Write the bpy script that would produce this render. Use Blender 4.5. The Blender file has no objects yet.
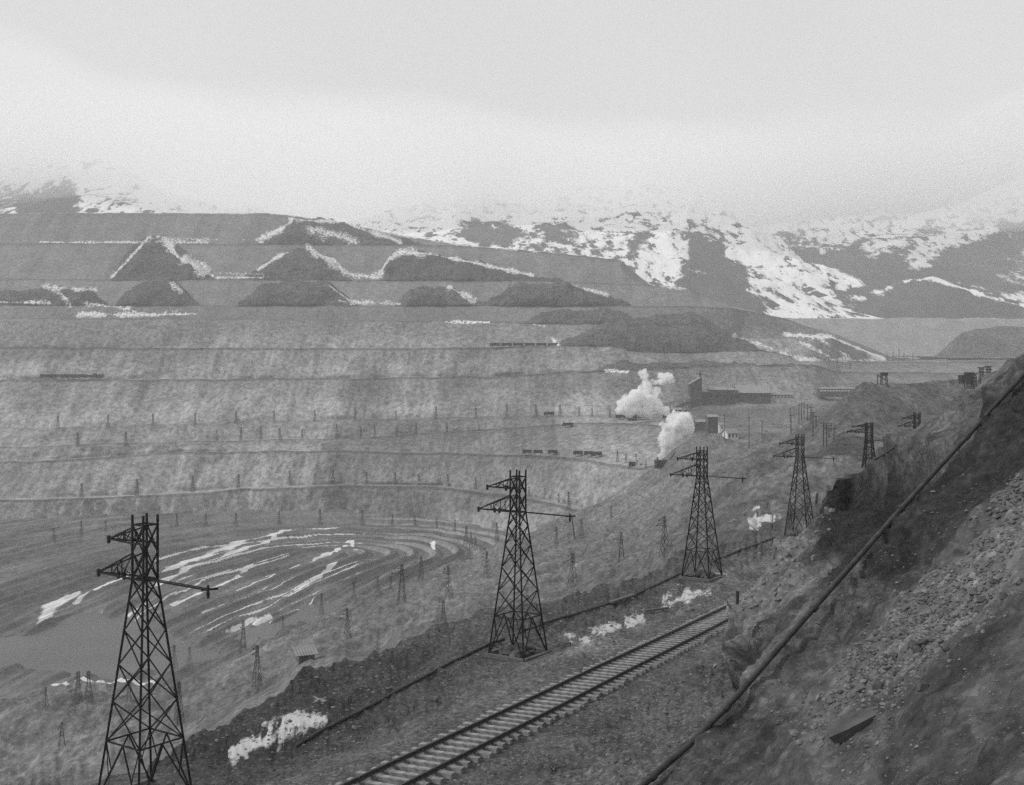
import bpy, math, random
import numpy as np
from mathutils import Vector, Matrix
random.seed(7); rng = np.random.default_rng(7)
scn = bpy.context.scene
# ------------------------------------------------------------------ camera, sky, sun, exposure
W, H_, F, CX, HOR = 1024, 785, 1150.0, 512.0, 388.0
cam_d = bpy.data.cameras.new("camera"); cam = bpy.data.objects.new("camera", cam_d)
scn.collection.objects.link(cam); scn.camera = cam
cam.location = (0, 0, 0); cam.rotation_euler = (math.radians(90), 0, 0)
cam_d.sensor_width = 36; cam_d.lens = 36 * F / W
cam_d.shift_y = -(H_ / 2 - HOR) / W
cam_d.clip_start = 0.1; cam_d.clip_end = 20000
SUN_EL, SUN_AZ = 40, 262          # azimuth clockwise from +Y: soft sun through cloud from the left
world = bpy.data.worlds.new("World"); scn.world = world; world.use_nodes = True
nt = world.node_tree; nd = nt.nodes; lk = nt.links
for n in list(nd): nd.remove(n)
wo = nd.new("ShaderNodeOutputWorld"); bg = nd.new("ShaderNodeBackground"); bg.inputs[1].default_value = 0.1
sky = nd.new("ShaderNodeTexSky"); sky.sky_type = 'NISHITA'; sky.sun_disc = False
sky.sun_elevation = math.radians(SUN_EL); sky.sun_rotation = math.radians(SUN_AZ)
bw = nd.new("ShaderNodeRGBToBW"); lk.new(sky.outputs[0], bw.inputs[0])
def wm(op, a, b=None, c=None):
    n = nd.new("ShaderNodeMath"); n.operation = op
    for i, v in enumerate((a, b, c)):
        if v is None: continue
        if isinstance(v, (int, float)): n.inputs[i].default_value = v
        else: lk.new(v, n.inputs[i])
    return n.outputs[0]
tc = nd.new("ShaderNodeTexCoord"); sx = nd.new("ShaderNodeSeparateXYZ"); lk.new(tc.outputs['Generated'], sx.inputs[0])
yy = wm('MAXIMUM', sx.outputs[1], 0.05)
u = wm('DIVIDE', sx.outputs[0], yy); v = wm('DIVIDE', sx.outputs[2], yy)
ramp = nd.new("ShaderNodeValToRGB"); ramp.color_ramp.interpolation = 'B_SPLINE'
pts = [(-60, 5), (45, 30), (100, 58), (155, 78), (190, 75), (225, 95), (270, 100), (320, 92), (365, 92), (400, 108), (470, 120), (530, 112), (620, 122), (720, 118), (860, 140), (1060, 130)]
els = ramp.color_ramp.elements
def ru(px): return ((px - CX) / F + .6) / 1.2
while len(els) < len(pts): els.new(.5)
for e, (px, py) in zip(els, pts):
    e.position = ru(px)
for e, (px, py) in zip(els, pts):
    g = (HOR - py) / F / .5; e.color = (g, g, g, 1)
lk.new(wm('DIVIDE', wm('ADD', u, .6), 1.2), ramp.inputs[0])
ns = nd.new("ShaderNodeTexNoise"); ns.inputs['Scale'].default_value = 14; ns.inputs['Detail'].default_value = 6
lk.new(tc.outputs['Generated'], ns.inputs['Vector'])
cont = wm('ADD', wm('MULTIPLY', ramp.outputs[0], .5), wm('MULTIPLY', wm('SUBTRACT', ns.outputs[0], .5), .03))
below = wm('MULTIPLY', wm('SUBTRACT', cont, v), 40); below.node.use_clamp = True
ns2 = nd.new("ShaderNodeTexNoise"); ns2.inputs['Scale'].default_value = 3; ns2.inputs['Detail'].default_value = 4
lk.new(tc.outputs['Generated'], ns2.inputs['Vector'])
SKY_TOP, SKY_BANK = 7.1, 8.3
over = wm('ADD', wm('MULTIPLY', below, SKY_BANK - SKY_TOP), wm('MULTIPLY_ADD', wm('SUBTRACT', ns2.outputs[0], .5), 1.6, SKY_TOP))
lum = wm('ADD', wm('MULTIPLY', bw.outputs[0], .06), wm('MULTIPLY', over, .94))
cmb = nd.new("ShaderNodeCombineColor")
for i in range(3): lk.new(lum, cmb.inputs[i])
lk.new(cmb.outputs[0], bg.inputs[0]); lk.new(bg.outputs[0], wo.inputs[0])
sd = bpy.data.lights.new("sun", 'SUN'); sd.energy = 2.2; sd.angle = math.radians(8); sd.color = (1, 1, 1)
sun = bpy.data.objects.new("sun", sd); scn.collection.objects.link(sun)
a_, e_ = math.radians(SUN_AZ), math.radians(SUN_EL)
sun.rotation_euler = Vector((math.sin(a_) * math.cos(e_), math.cos(a_) * math.cos(e_), math.sin(e_))).to_track_quat('Z', 'Y').to_euler()
vs = scn.view_settings; vs.view_transform = 'Standard'; vs.look = 'None'; vs.gamma = 1; vs.exposure = 0.0; vs.use_curve_mapping = False
scn.render.engine = 'CYCLES'
cy = scn.cycles; cy.volume_bounces = 14; cy.max_bounces = 16; cy.diffuse_bounces = 3; cy.use_denoising = False; cy.sample_clamp_indirect = 3.0; cy.use_adaptive_sampling = False
# ------------------------------------------------------------------ numeric helpers
def hash3(ix, iy, iz, s):
    h = (ix * 374761393 + iy * 668265263 + iz * 2147483647 + s * 1274126177) & 0xffffffff
    h = ((h ^ (h >> 13)) * 1274126177) & 0xffffffff
    h = ((h ^ (h >> 15)) * 2246822519) & 0xffffffff
    return ((h ^ (h >> 16)) & 0xffffff) / float(0xffffff)
def vnoise(x, y, z, s=0):
    x, y, z = np.broadcast_arrays(np.asarray(x, float), y, z)
    xi, yi, zi = np.floor(x).astype(np.int64), np.floor(y).astype(np.int64), np.floor(z).astype(np.int64)
    fx, fy, fz = x - xi, y - yi, z - zi
    fx, fy, fz = [f * f * f * (f * (f * 6 - 15) + 10) for f in (fx, fy, fz)]
    r = 0
    for dx in (0, 1):
        wx = fx if dx else 1 - fx
        for dy in (0, 1):
            wy = fy if dy else 1 - fy
            for dz in (0, 1):
                wz = fz if dz else 1 - fz
                r = r + wx * wy * wz * hash3(xi + dx, yi + dy, zi + dz, s)
    return r * 2 - 1
def fbm(x, y, z, o=4, s=0, g=.5, ridged=False):
    t, a, tot = 0, 1, 0
    for i in range(o):
        n = vnoise(np.asarray(x) * 2 ** i + 13.7 * i, np.asarray(y) * 2 ** i - 5.1 * i, np.asarray(z) * 2 ** i + 3.3 * i, s + i)
        if ridged: n = 1 - 2 * np.abs(n)
        t = t + a * n; tot += a; a *= g
    return t / tot
def smooth(t): t = np.clip(t, 0, 1); return t * t * (3 - 2 * t)
def world(px, py, Y): return np.stack([(px - CX) / F * Y, Y + 0 * px, (HOR - py) / F * Y], -1)
def poly_dist(px, py, pl):
    d = np.full(px.shape, 1e9)
    for (ax, ay), (bx, by) in zip(pl[:-1], pl[1:]):
        vx, vy = bx - ax, by - ay; L = vx * vx + vy * vy + 1e-9
        t = np.clip(((px - ax) * vx + (py - ay) * vy) / L, 0, 1)
        d = np.minimum(d, np.hypot(px - ax - t * vx, py - ay - t * vy))
    return d
def curve(knots, px): k = np.array(knots, float); return np.interp(px, k[:, 0], k[:, 1]), np.interp(px, k[:, 0], k[:, 2])
# ------------------------------------------------------------------ object helpers
def link(o, parent=None):
    scn.collection.objects.link(o)
    if parent is not None: o.parent = parent
    return o
def tag(o, label=None, cat=None, group=None, kind=None):
    if label: o['label'] = label
    if cat: o['category'] = cat
    if group: o['group'] = group
    if kind: o['kind'] = kind
    return o
def empty(name, loc=(0, 0, 0), rz=0):
    o = bpy.data.objects.new(name, None); o.location = loc; o.rotation_euler = (0, 0, rz); return link(o)
def np_mesh(name, V, Q, mat, attrs=None, smooth_=True, parent=None):
    me = bpy.data.meshes.new(name); V = np.ascontiguousarray(V, np.float32); Q = np.ascontiguousarray(Q, np.int32)
    me.vertices.add(len(V)); me.vertices.foreach_set('co', V.ravel())
    k = Q.shape[1]
    me.loops.add(Q.size); me.loops.foreach_set('vertex_index', Q.ravel())
    me.polygons.add(len(Q)); me.polygons.foreach_set('loop_start', np.arange(0, Q.size, k, dtype=np.int32))
    if smooth_: me.polygons.foreach_set('use_smooth', np.ones(len(Q), bool))
    for an, av in (attrs or {}).items():
        at = me.attributes.new(an, 'FLOAT', 'POINT'); at.data.foreach_set('value', np.ascontiguousarray(av, np.float32).ravel())
    me.update(calc_edges=True)
    if mat: me.materials.append(mat)
    return link(bpy.data.objects.new(name, me), parent)
def grid(name, P, mat, attrs=None, **kw):
    R, C = P.shape[:2]; i = np.arange(R * C).reshape(R, C)
    Q = np.stack([i[:-1, :-1], i[:-1, 1:], i[1:, 1:], i[1:, :-1]], -1).reshape(-1, 4)
    return np_mesh(name, P.reshape(-1, 3), Q, mat, attrs, **kw)
class MB:
    def __init__(s): s.v = []; s.f = []
    def box(s, c, d, rz=0, tilt=None):
        b = len(s.v); m = Matrix.Rotation(rz, 3, 'Z')
        if tilt: m = m @ tilt
        for x in (-.5, .5):
            for y in (-.5, .5):
                for z in (-.5, .5): s.v.append(Vector(c) + m @ Vector((x * d[0], y * d[1], z * d[2])))
        s.f += [[b + i for i in q] for q in ((0, 1, 3, 2), (4, 6, 7, 5), (0, 4, 5, 1), (2, 3, 7, 6), (0, 2, 6, 4), (1, 5, 7, 3))]
    def bar(s, p, q, w, h=None):
        p, q = Vector(p), Vector(q); d = q - p; h = h or w
        if d.length < 1e-6: return
        s.box((p + q) / 2, (w, h, d.length), 0, d.to_track_quat('Z', 'Y').to_matrix())
    def tube(s, pts, r, n=8, caps=True):
        b = len(s.v); pts = [Vector(p) for p in pts]; rs = r if isinstance(r, (list, tuple)) else [r] * len(pts)
        up = None
        for i, p in enumerate(pts):
            t = (pts[min(i + 1, len(pts) - 1)] - pts[max(i - 1, 0)]).normalized()
            if up is None: up = t.orthogonal().normalized()
            up = (up - t * up.dot(t)).normalized()
            sd_ = t.cross(up)
            for k in range(n):
                a = 2 * math.pi * k / n; s.v.append(p + (up * math.cos(a) + sd_ * math.sin(a)) * rs[i])
        for i in range(len(pts) - 1):
            for k in range(n):
                k2 = (k + 1) % n; s.f.append([b + i * n + k, b + i * n + k2, b + (i + 1) * n + k2, b + (i + 1) * n + k])
        if caps: s.f.append([b + k for k in range(n)][::-1]); s.f.append([b + (len(pts) - 1) * n + k for k in range(n)])
    def poly(s, pts, th=None):
        b = len(s.v); s.v += [Vector(p) for p in pts]; s.f.append(list(range(b, b + len(pts))))
    def prism(s, prof, p0, p1):
        """profile: list of (across, z); extruded from p0 to p1 (ground points)"""
        p0, p1 = Vector(p0), Vector(p1); d = (p1 - p0); n = Vector((-d.y, d.x, 0)).normalized(); b = len(s.v); m = len(prof)
        for p in (p0, p1):
            for a, z in prof: s.v.append(p + n * a + Vector((0, 0, z)))
        for k in range(m): s.f.append([b + k, b + (k + 1) % m, b + m + (k + 1) % m, b + m + k])
        s.f.append([b + k for k in range(m)][::-1]); s.f.append([b + m + k for k in range(m)])
    def ico(s, c, r, jit=.25, sq=(1, 1, 1)):
        t = (1 + 5 ** .5) / 2; b = len(s.v)
        for q in ((-1, t, 0), (1, t, 0), (-1, -t, 0), (1, -t, 0), (0, -1, t), (0, 1, t), (0, -1, -t), (0, 1, -t), (t, 0, -1), (t, 0, 1), (-t, 0, -1), (-t, 0, 1)):
            k = r / 1.9 * (1 + random.uniform(-jit, jit))
            s.v.append(Vector(c) + Vector((q[0] * k * sq[0], q[1] * k * sq[1], q[2] * k * sq[2])))
        for q in ((0, 11, 5), (0, 5, 1), (0, 1, 7), (0, 7, 10), (0, 10, 11), (1, 5, 9), (5, 11, 4), (11, 10, 2), (10, 7, 6), (7, 1, 8), (3, 9, 4), (3, 4, 2), (3, 2, 6), (3, 6, 8), (3, 8, 9), (4, 9, 5), (2, 4, 11), (6, 2, 10), (8, 6, 7), (9, 8, 1)):
            s.f.append([b + i for i in q])
    def build(s, name, mat, parent=None, sm=False):
        me = bpy.data.meshes.new(name); me.from_pydata([tuple(v) for v in s.v], [], s.f); me.materials.append(mat)
        if sm: me.polygons.foreach_set('use_smooth', [True] * len(me.polygons))
        me.update(); return link(bpy.data.objects.new(name, me), parent)
# ------------------------------------------------------------------ materials (all neutral grey: the photograph is black and white)
def gmat(name, val, rough=.9, nscale=6, namt=.25, bump=.1, bdist=.02, metal=0):
    m = bpy.data.materials.new(name); m.use_nodes = True; t = m.node_tree; n, l = t.nodes, t.links
    b = n['Principled BSDF']; b.inputs['Roughness'].default_value = rough; b.inputs['Metallic'].default_value = metal
    b.inputs['Specular IOR Level'].default_value = .12
    tc = n.new('ShaderNodeTexCoord'); nz = n.new('ShaderNodeTexNoise'); nz.inputs['Scale'].default_value = nscale; nz.inputs['Detail'].default_value = 6
    l.new(tc.outputs['Object'], nz.inputs['Vector'])
    mr = n.new('ShaderNodeMapRange'); mr.inputs['From Min'].default_value = .3; mr.inputs['From Max'].default_value = .7
    mr.inputs['To Min'].default_value = val * (1 - namt); mr.inputs['To Max'].default_value = val * (1 + namt)
    l.new(nz.outputs[0], mr.inputs[0]); c = n.new('ShaderNodeCombineColor')
    for i in range(3): l.new(mr.outputs[0], c.inputs[i])
    l.new(c.outputs[0], b.inputs['Base Color'])
    bp = n.new('ShaderNodeBump'); bp.inputs['Strength'].default_value = bump; bp.inputs['Distance'].default_value = bdist
    l.new(nz.outputs[0], bp.inputs['Height']); l.new(bp.outputs[0], b.inputs['Normal'])
    return m
def terrain_mat(name, val, big=.01, mid=.08, fine=.6, amt=(.15, .2, .2), stretch=1.0, snow_val=.8, snow_scale=.25, snow_amt=.6, bump=.5, bdist=1.0, speck=0.0, rotz=0.0, ysc=1.0):
    """rock and soil: three sizes of noise times the 'tone' attribute, snow where the 'snow' attribute plus noise passes a threshold"""
    m = bpy.data.materials.new(name); m.use_nodes = True; t = m.node_tree; n, l = t.nodes, t.links
    b = n['Principled BSDF']; b.inputs['Roughness'].default_value = .95; b.inputs['Specular IOR Level'].default_value = .12
    tc = n.new('ShaderNodeTexCoord'); mp = n.new('ShaderNodeMapping'); mp.inputs['Scale'].default_value = (1, ysc, 1 / stretch); mp.inputs['Rotation'].default_value = (0, 0, rotz)
    l.new(tc.outputs['Object'], mp.inputs[0])
    def M(op, a, b_=None, c_=None, clamp=False):
        q = n.new('ShaderNodeMath'); q.operation = op; q.use_clamp = clamp
        for i, v_ in enumerate((a, b_, c_)):
            if v_ is None: continue
            if isinstance(v_, (int, float)): q.inputs[i].default_value = v_
            else: l.new(v_, q.inputs[i])
        return q.outputs[0]
    def N(sc, det=5, src=mp.outputs[0], r=.6, dist=0.0):
        q = n.new('ShaderNodeTexNoise'); q.inputs['Scale'].default_value = sc; q.inputs['Detail'].default_value = det; q.inputs['Roughness'].default_value = r
        q.inputs['Distortion'].default_value = dist; l.new(src, q.inputs['Vector']); return q.outputs[0]
    nb, nm, nf = N(big, 4), N(mid, 5, dist=.6), N(fine, 6, mp.outputs[0] if ysc < 1 else tc.outputs['Object'], .7)
    f = 1.0
    for q, k in ((nb, amt[0]), (nm, amt[1]), (nf, amt[2])):
        s_ = M('MULTIPLY_ADD', M('SUBTRACT', q, .5), k * 5, 1.0); f = s_ if isinstance(f, float) else M('MULTIPLY', f, s_)
    at = n.new('ShaderNodeAttribute'); at.attribute_name = 'tone'
    f = M('MULTIPLY', M('MAXIMUM', f, .25), at.outputs['Fac'])
    alb = M('MULTIPLY', f, val)
    if speck:
        vo = n.new('ShaderNodeTexVoronoi'); vo.inputs['Scale'].default_value = fine * 2.2; l.new(tc.outputs['Object'], vo.inputs['Vector'])
        sep = n.new('ShaderNodeSeparateColor'); l.new(vo.outputs['Color'], sep.inputs[0])
        sp = M('GREATER_THAN', sep.outputs[0], .8); alb = M('MULTIPLY', alb, M('MULTIPLY_ADD', sp, speck, 1.0))
    sn = n.new('ShaderNodeAttribute'); sn.attribute_name = 'snow'
    nsn = N(snow_scale, 7, mp.outputs[0], .7)
    mask = M('MULTIPLY', M('SUBTRACT', M('MULTIPLY', M('MULTIPLY_ADD', M('SUBTRACT', nsn, .5), snow_amt * 5.5, 1.0), sn.outputs['Fac']), .5), 4.0, None, True)
    alb = M('ADD', M('MULTIPLY', alb, M('SUBTRACT', 1.0, mask)), M('MULTIPLY', mask, snow_val))
    c = n.new('ShaderNodeCombineColor')
    for i in range(3): l.new(alb, c.inputs[i])
    l.new(c.outputs[0], b.inputs['Base Color'])
    bp = n.new('ShaderNodeBump'); bp.inputs['Strength'].default_value = bump; bp.inputs['Distance'].default_value = bdist
    l.new(M('ADD', nm, M('MULTIPLY', nf, .35)), bp.inputs['Height']); l.new(bp.outputs[0], b.inputs['Normal'])
    return m
M_steel = gmat('dark steel', .018, .8, 8, .3)
M_rust = gmat('rail steel', .07, .6, 10, .3)
M_tie = gmat('weathered sleeper wood', .24, .9, 5, .5, .4, .02)
M_wood = gmat('weathered timber', .12, .9, 5, .35)
M_pole = gmat('tarred pole wood', .05, .9, 3, .3)
M_pipe = gmat('dull pipe iron', .06, .7, 3, .35, .3, .02)
M_ins = gmat('dark porcelain', .03, .35, 4, .2)
M_rock = gmat('broken rock', .17, .95, 2.5, .4, .6, .05)
M_rock2 = gmat('dark broken rock', .09, .95, 2.5, .4, .6, .05)
M_roof = gmat('sheet roof', .26, .8, .5, .15)
M_wallm = gmat('building siding', .08, .9, .4, .2)
M_white = gmat('whitewash', .6, .9, .6, .1)
M_glass = gmat('dark window pane', .03, .3, 2, .1)
M_car = gmat('sooty iron', .035, .8, 1, .3)
M_snow = gmat('old snow', .75, .9, 3, .12, .3, .05)
M_cut = terrain_mat('blasted bench rock', .205, .012, .05, .30, (.08, .18, .6), 1.8, snow_scale=.4, snow_amt=.9, bdist=3.5, bump=1.0)
M_dump = terrain_mat('dump slope', .215, .008, .06, .4, (.08, .18, .40), 6.0, snow_scale=.5, snow_amt=.9, snow_val=.7, bdist=1.0)
M_brush = terrain_mat('brushy hill', .08, .01, .05, .3, (.12, .35, .7), 1.4, snow_scale=.5, snow_amt=.9, snow_val=.7, bdist=3, bump=.9)
M_mount = terrain_mat('mountain slope', .07, .004, .012, .05, (.2, .2, .25), 1.0, snow_val=.8, snow_scale=.05, snow_amt=1.0, ysc=.22, bdist=10, bump=.8)
M_floor = terrain_mat('pit floor mud', .13, .01, .06, .5, (.06, .2, .35), 1.0, snow_scale=.25, snow_amt=.35, snow_val=.7, ysc=.35, bdist=.9, bump=.8)
M_near = terrain_mat('gravelly ground', .095, .06, .45, 3.5, (.13, .34, .6), 1.0, snow_scale=2.2, snow_amt=.45, snow_val=.5, ysc=.55, bdist=.22, bump=1.0, speck=.6)
M_slope = terrain_mat('terraced spoil slope', .125, .012, .08, .6, (.12, .34, .6), 1.2, snow_scale=.9, snow_amt=.45, snow_val=.55, ysc=.4, bdist=1.6, bump=1.0, speck=.3)
M_bank = terrain_mat('hillside soil', .102, .1, .55, 3.2, (.14, .36, .55), 1.0, snow_scale=1, snow_amt=.1, bdist=.35, bump=1.0, speck=.35)
# ------------------------------------------------------------------ terrain
def loft(px, curves, divs):
    """curves: list of (py, Y) arrays near to far. Returns P (R,C,3) and per-row-face steepness"""
    rows, steep = [], []
    pts_ = [world(px, py, Y) for py, Y in curves]
    for i, (a, b) in enumerate(zip(pts_[:-1], pts_[1:])):
        n = divs[i]; d = np.abs(b - a); st = d[:, 2] / (d[:, 2] + d[:, 1] + 1e-6)
        for k in range(n): rows.append(a + (b - a) * (k / n)); steep.append(st)
    rows.append(pts_[-1]); steep.append(steep[-1])
    return np.array(rows), np.array(steep)
def project(P): return CX + F * P[..., 0] / P[..., 1], HOR - F * P[..., 2] / P[..., 1]
px = np.arange(-90, 1130, 1.5)
EX = lambda k: [(-90,) + k[0][1:]] + k + [(1130,) + k[-1][1:]]
A = {}
A[0] = curve(EX([(40,532,703),(150,528,722),(250,524,744),(350,524,744),(420,528,723),(470,537,690),(520,548,640),(580,552,610),(640,520,600),(700,470,600),(760,450,620)]), px)
A[1] = curve(EX([(40,500,716),(150,496,735),(250,489,757),(350,485,757),(430,487,738),(500,494,705),(560,505,665),(600,517,640),(640,505,625),(700,465,625),(760,446,640)]), px)
A[2] = curve(EX([(40,461,752),(120,456,775),(165,452,785),(340,450.5,792),(490,454,755),(560,456,705),(640,467,655),(700,455,655),(760,442,662)]), px)
A[3] = curve(EX([(40,446,768),(200,441,800),(360,438,812),(480,430,795),(600,422,765),(655,425,725),(700,432,700),(760,434,695),(1124,436,695)]), px)
A[4] = curve(EX([(40,428,790),(200,422,825),(360,419.5,835),(480,418,815),(590,415.5,792),(640,417,775),(670,418,770),(700,424,742),(760,427,740),(1124,430,740)]), px)
A[4.5] = curve(EX([(40,427.5,806),(360,418.8,851),(590,414.8,810),(640,414,808),(670,411,815),(700,405,820),(780,404,825),(830,400,850),(1124,395,900)]), px)
A[5] = curve(EX([(40,379.5,850),(340,378.5,885),(500,376,875),(560,372,862),(620,370,860),(700,366,880),(815,364,900),(840,372,950),(1124,374,1000)]), px)
A[6] = curve(EX([(40,347.5,890),(340,348,925),(500,347,915),(560,345,905),(610,346,905),(640,352,910),(700,352,925),(760,350,940),(815,361,960),(880,362,1050),(1124,362,1150)]), px)
A[7] = curve(EX([(40,318,930),(340,319.5,965),(540,323,955),(620,325,955),(700,328,970),(740,338,985),(790,336,1000),(831,338,1010),(860,350,1060),(885,359,1110),(950,359,1250)]), px)
A[8] = curve(EX([(40,305,952),(340,305.6,987),(680,306,995),(732,308,1005),(783,318,1035),(838,337,1080),(885,358,1150),(1124,358,1300)]), px)
A[9] = curve(EX([(40,279.5,1000),(340,280,1035),(540,280.5,1025),(680,286,1035),(691,289,1040),(732,307,1060),(838,336,1120),(890,357,1200),(1124,357,1330)]), px)
A[10] = curve(EX([(40,243.5,1080),(250,244,1110),(450,245,1110),(539,251,1095),(622,261,1090),(644,285,1085),(691,288.5,1085),(732,306,1100),(838,335.5,1160),(890,356.5,1240),(1124,356.5,1360)]), px)
A[11] = curve(EX([(40,213,1150),(270,213.5,1180),(294,216,1180),(360,226,1175),(400,235,1170),(466,246,1160),(540,250.8,1150),(622,261,1150),(650,285,1150),(691,288,1150),(732,305.5,1160),(838,335,1220),(890,356,1290),(1124,356,1400)]), px)
keys = [0, 1, 2, 3, 4, 4.5, 5, 6, 7, 8, 9, 10, 11]
benchw = {0: 5, 1: 17, 2: 8, 3: 8, 4: 0, 4.5: 0, 5: 16, 6: 14, 7: 8, 8: 12, 9: 20, 10: 20, 11: 0}
cur = []; divs = []; isb = []; tones = []
facetone = {-1: 1, 0: .98, 1: .95, 2: .85, 3: .9, 4: .7, 4.5: 1.02, 5: .98, 6: 1.0, 7: .8, 8: .95, 9: .88, 10: .88, 11: 1}
facediv = {0: 22, 1: 22, 2: 10, 3: 10, 4: 4, 4.5: 26, 5: 20, 6: 20, 7: 9, 8: 16, 9: 20, 10: 18}
p0, y0 = A[0]; z0 = (HOR - p0) / F * y0
cur.append((HOR - F * (z0 - 8) / (y0 - 12), y0 - 12)); divs.append(3); tones.append(.9)
for k, nx in zip(keys[:-1], keys[1:]):
    py_, Y_ = A[k]; cur.append((py_, Y_)); w_ = benchw[k]
    if w_:
        w2 = np.minimum(w_, .45 * np.maximum(A[nx][1] - Y_, 1)); z_ = (HOR - py_) / F * Y_
        cur.append((HOR - F * z_ / (Y_ + w2), Y_ + w2)); divs.append(3); tones.append(.72)
    divs.append(facediv[k]); tones.append(facetone[k])
cur.append(A[11]); z_ = (HOR - A[11][0]) / F * A[11][1]
cur.append((HOR - F * (z_ + 1) / (A[11][1] + 350), A[11][1] + 350)); divs.append(6); tones.append(1)
P, st = loft(px, cur, divs)
trow = []
frow = []
for t_, d_ in zip(tones, divs):
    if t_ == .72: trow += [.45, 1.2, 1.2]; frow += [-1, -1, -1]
    else: trow += [t_] * d_; frow += [k / d_ for k in range(d_)]
trow += [1]; frow += [-1]; frow = np.array(frow)[:, None]
tone = np.repeat(np.array(trow)[:, None], len(px), 1)
X, Yw, Z = P[..., 0].copy(), P[..., 1].copy(), P[..., 2].copy()
ppx, ppy = project(P)
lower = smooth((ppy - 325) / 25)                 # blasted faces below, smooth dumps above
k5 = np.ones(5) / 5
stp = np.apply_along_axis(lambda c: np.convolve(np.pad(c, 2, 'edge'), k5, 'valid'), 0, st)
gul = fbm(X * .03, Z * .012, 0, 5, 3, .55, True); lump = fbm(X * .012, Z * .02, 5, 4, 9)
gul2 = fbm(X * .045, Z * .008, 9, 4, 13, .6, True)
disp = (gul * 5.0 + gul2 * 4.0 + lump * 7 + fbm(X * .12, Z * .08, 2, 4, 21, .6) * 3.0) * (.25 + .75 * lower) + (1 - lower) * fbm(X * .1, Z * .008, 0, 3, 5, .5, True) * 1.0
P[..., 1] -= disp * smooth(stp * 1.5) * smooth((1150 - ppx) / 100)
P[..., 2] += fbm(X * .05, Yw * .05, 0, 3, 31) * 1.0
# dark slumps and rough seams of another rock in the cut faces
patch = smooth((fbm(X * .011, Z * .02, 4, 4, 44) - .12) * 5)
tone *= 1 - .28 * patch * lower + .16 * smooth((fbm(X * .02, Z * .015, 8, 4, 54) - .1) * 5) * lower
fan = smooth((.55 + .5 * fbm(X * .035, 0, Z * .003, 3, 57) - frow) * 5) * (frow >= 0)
tone *= (1 + .2 * fan * lower) * (1 - .42 * (frow > .94) * lower) * (1 - .10 * smooth((frow - .75) * 6) * lower) * (1 - .15 * (frow > .93) * (1 - lower))  # pale talus fans; crest shadow line painted as darker face tops
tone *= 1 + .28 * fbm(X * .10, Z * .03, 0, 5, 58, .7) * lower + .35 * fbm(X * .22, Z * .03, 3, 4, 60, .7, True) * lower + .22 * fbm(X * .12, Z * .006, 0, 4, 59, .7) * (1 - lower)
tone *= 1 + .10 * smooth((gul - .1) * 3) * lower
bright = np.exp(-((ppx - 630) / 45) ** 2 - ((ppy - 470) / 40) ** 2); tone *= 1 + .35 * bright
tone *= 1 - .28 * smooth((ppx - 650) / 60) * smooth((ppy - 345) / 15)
snow_lines = [([(40,242),(262,242)],1.6,.9),([(150,239),(262,240)],3,.62),([(255,240),(278,231),(292,221)],3.4,.9),([(112,277),(149,237),(165,236)],1.8,.9),
 ([(168,243),(178,257),(200,268),(214,277)],7,.95),([(212,277.5),(262,277.5)],1.5,.9),([(205,273),(262,274)],4,.5),([(258,270),(275,258),(298,248)],2,.9),([(306,247),(330,260),(350,275),(378,277)],6,.85),
 ([(378,277),(388,260),(400,252),(424,253)],5,.9),([(424,253),(470,262),(532,275)],2.4,1),([(290,219),(340,222)],4,.9),([(310,228),(352,240)],8,.75),
 ([(345,223),(400,242)],4,.8),([(355,222),(400,234),(466,245),(560,252)],2.6,.95),([(45,287),(95,290)],4,.8),([(60,293),(70,305)],4,.7),([(85,303),(130,309)],2.6,.8),
 ([(-80,300),(10,302),(50,303)],3,.8),([(80,314.5),(195,314.5)],2.8,1),([(170,283),(182,292)],3.5,.8),([(330,286),(353,303)],3,.9),([(340,301),(400,304)],2.5,.8),
 ([(450,287),(473,301)],4.5,.85),([(572,285),(608,295)],2.4,.9),([(444,322),(490,322)],1.8,.9),([(532,324),(544,326)],2,.9),([(552,338),(558,345)],2.2,.9),
 ([(606,371),(629,371)],1.8,1),([(785,335),(831,337),(885,359)],2.8,1),([(735,336),(770,348),(800,359)],4.5,.7),([(800,359.5),(850,359.5)],2.4,.9),
 ([(800,342),(830,357)],3,.8),([(822,341),(848,356)],2.6,.8),([(770,339),(790,352)],3,.6),([(640,270),(654,285)],4,.9),([(652,285),(690,289)],2,.8),([(818,361),(880,360)],1.6,.7)]
def snow_mask(a, b, lines, streak=None):
    s = np.zeros(a.shape); wn = .62 + .7 * vnoise(a * .09, b * .12, 0, 91) + .2 * vnoise(a * .3, b * .3, 0, 92)
    for pl, w, k in lines:
        xs = [q[0] for q in pl]; m = (a > min(xs) - 12) & (a < max(xs) + 12)
        if m.any(): s[m] = np.maximum(s[m], k * np.clip(1.02 - .5 * poly_dist(a[m], b[m], pl) / (w * np.maximum(wn[m], .15)), 0, 1))
    return s
ppx, ppy = project(P)
snow = snow_mask(ppx, ppy, snow_lines); snow[ppy > 380] = 0
snow[-7:, :] = np.where((ppx[-7:] > 270), .8, .35)
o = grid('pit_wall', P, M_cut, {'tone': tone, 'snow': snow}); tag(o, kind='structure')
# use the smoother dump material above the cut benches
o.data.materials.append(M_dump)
R_, C_ = P.shape[:2]; mi = (ppy[:-1, :-1] < 322).astype(np.int32).ravel(); o.data.polygons.foreach_set('material_index', mi)

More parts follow.
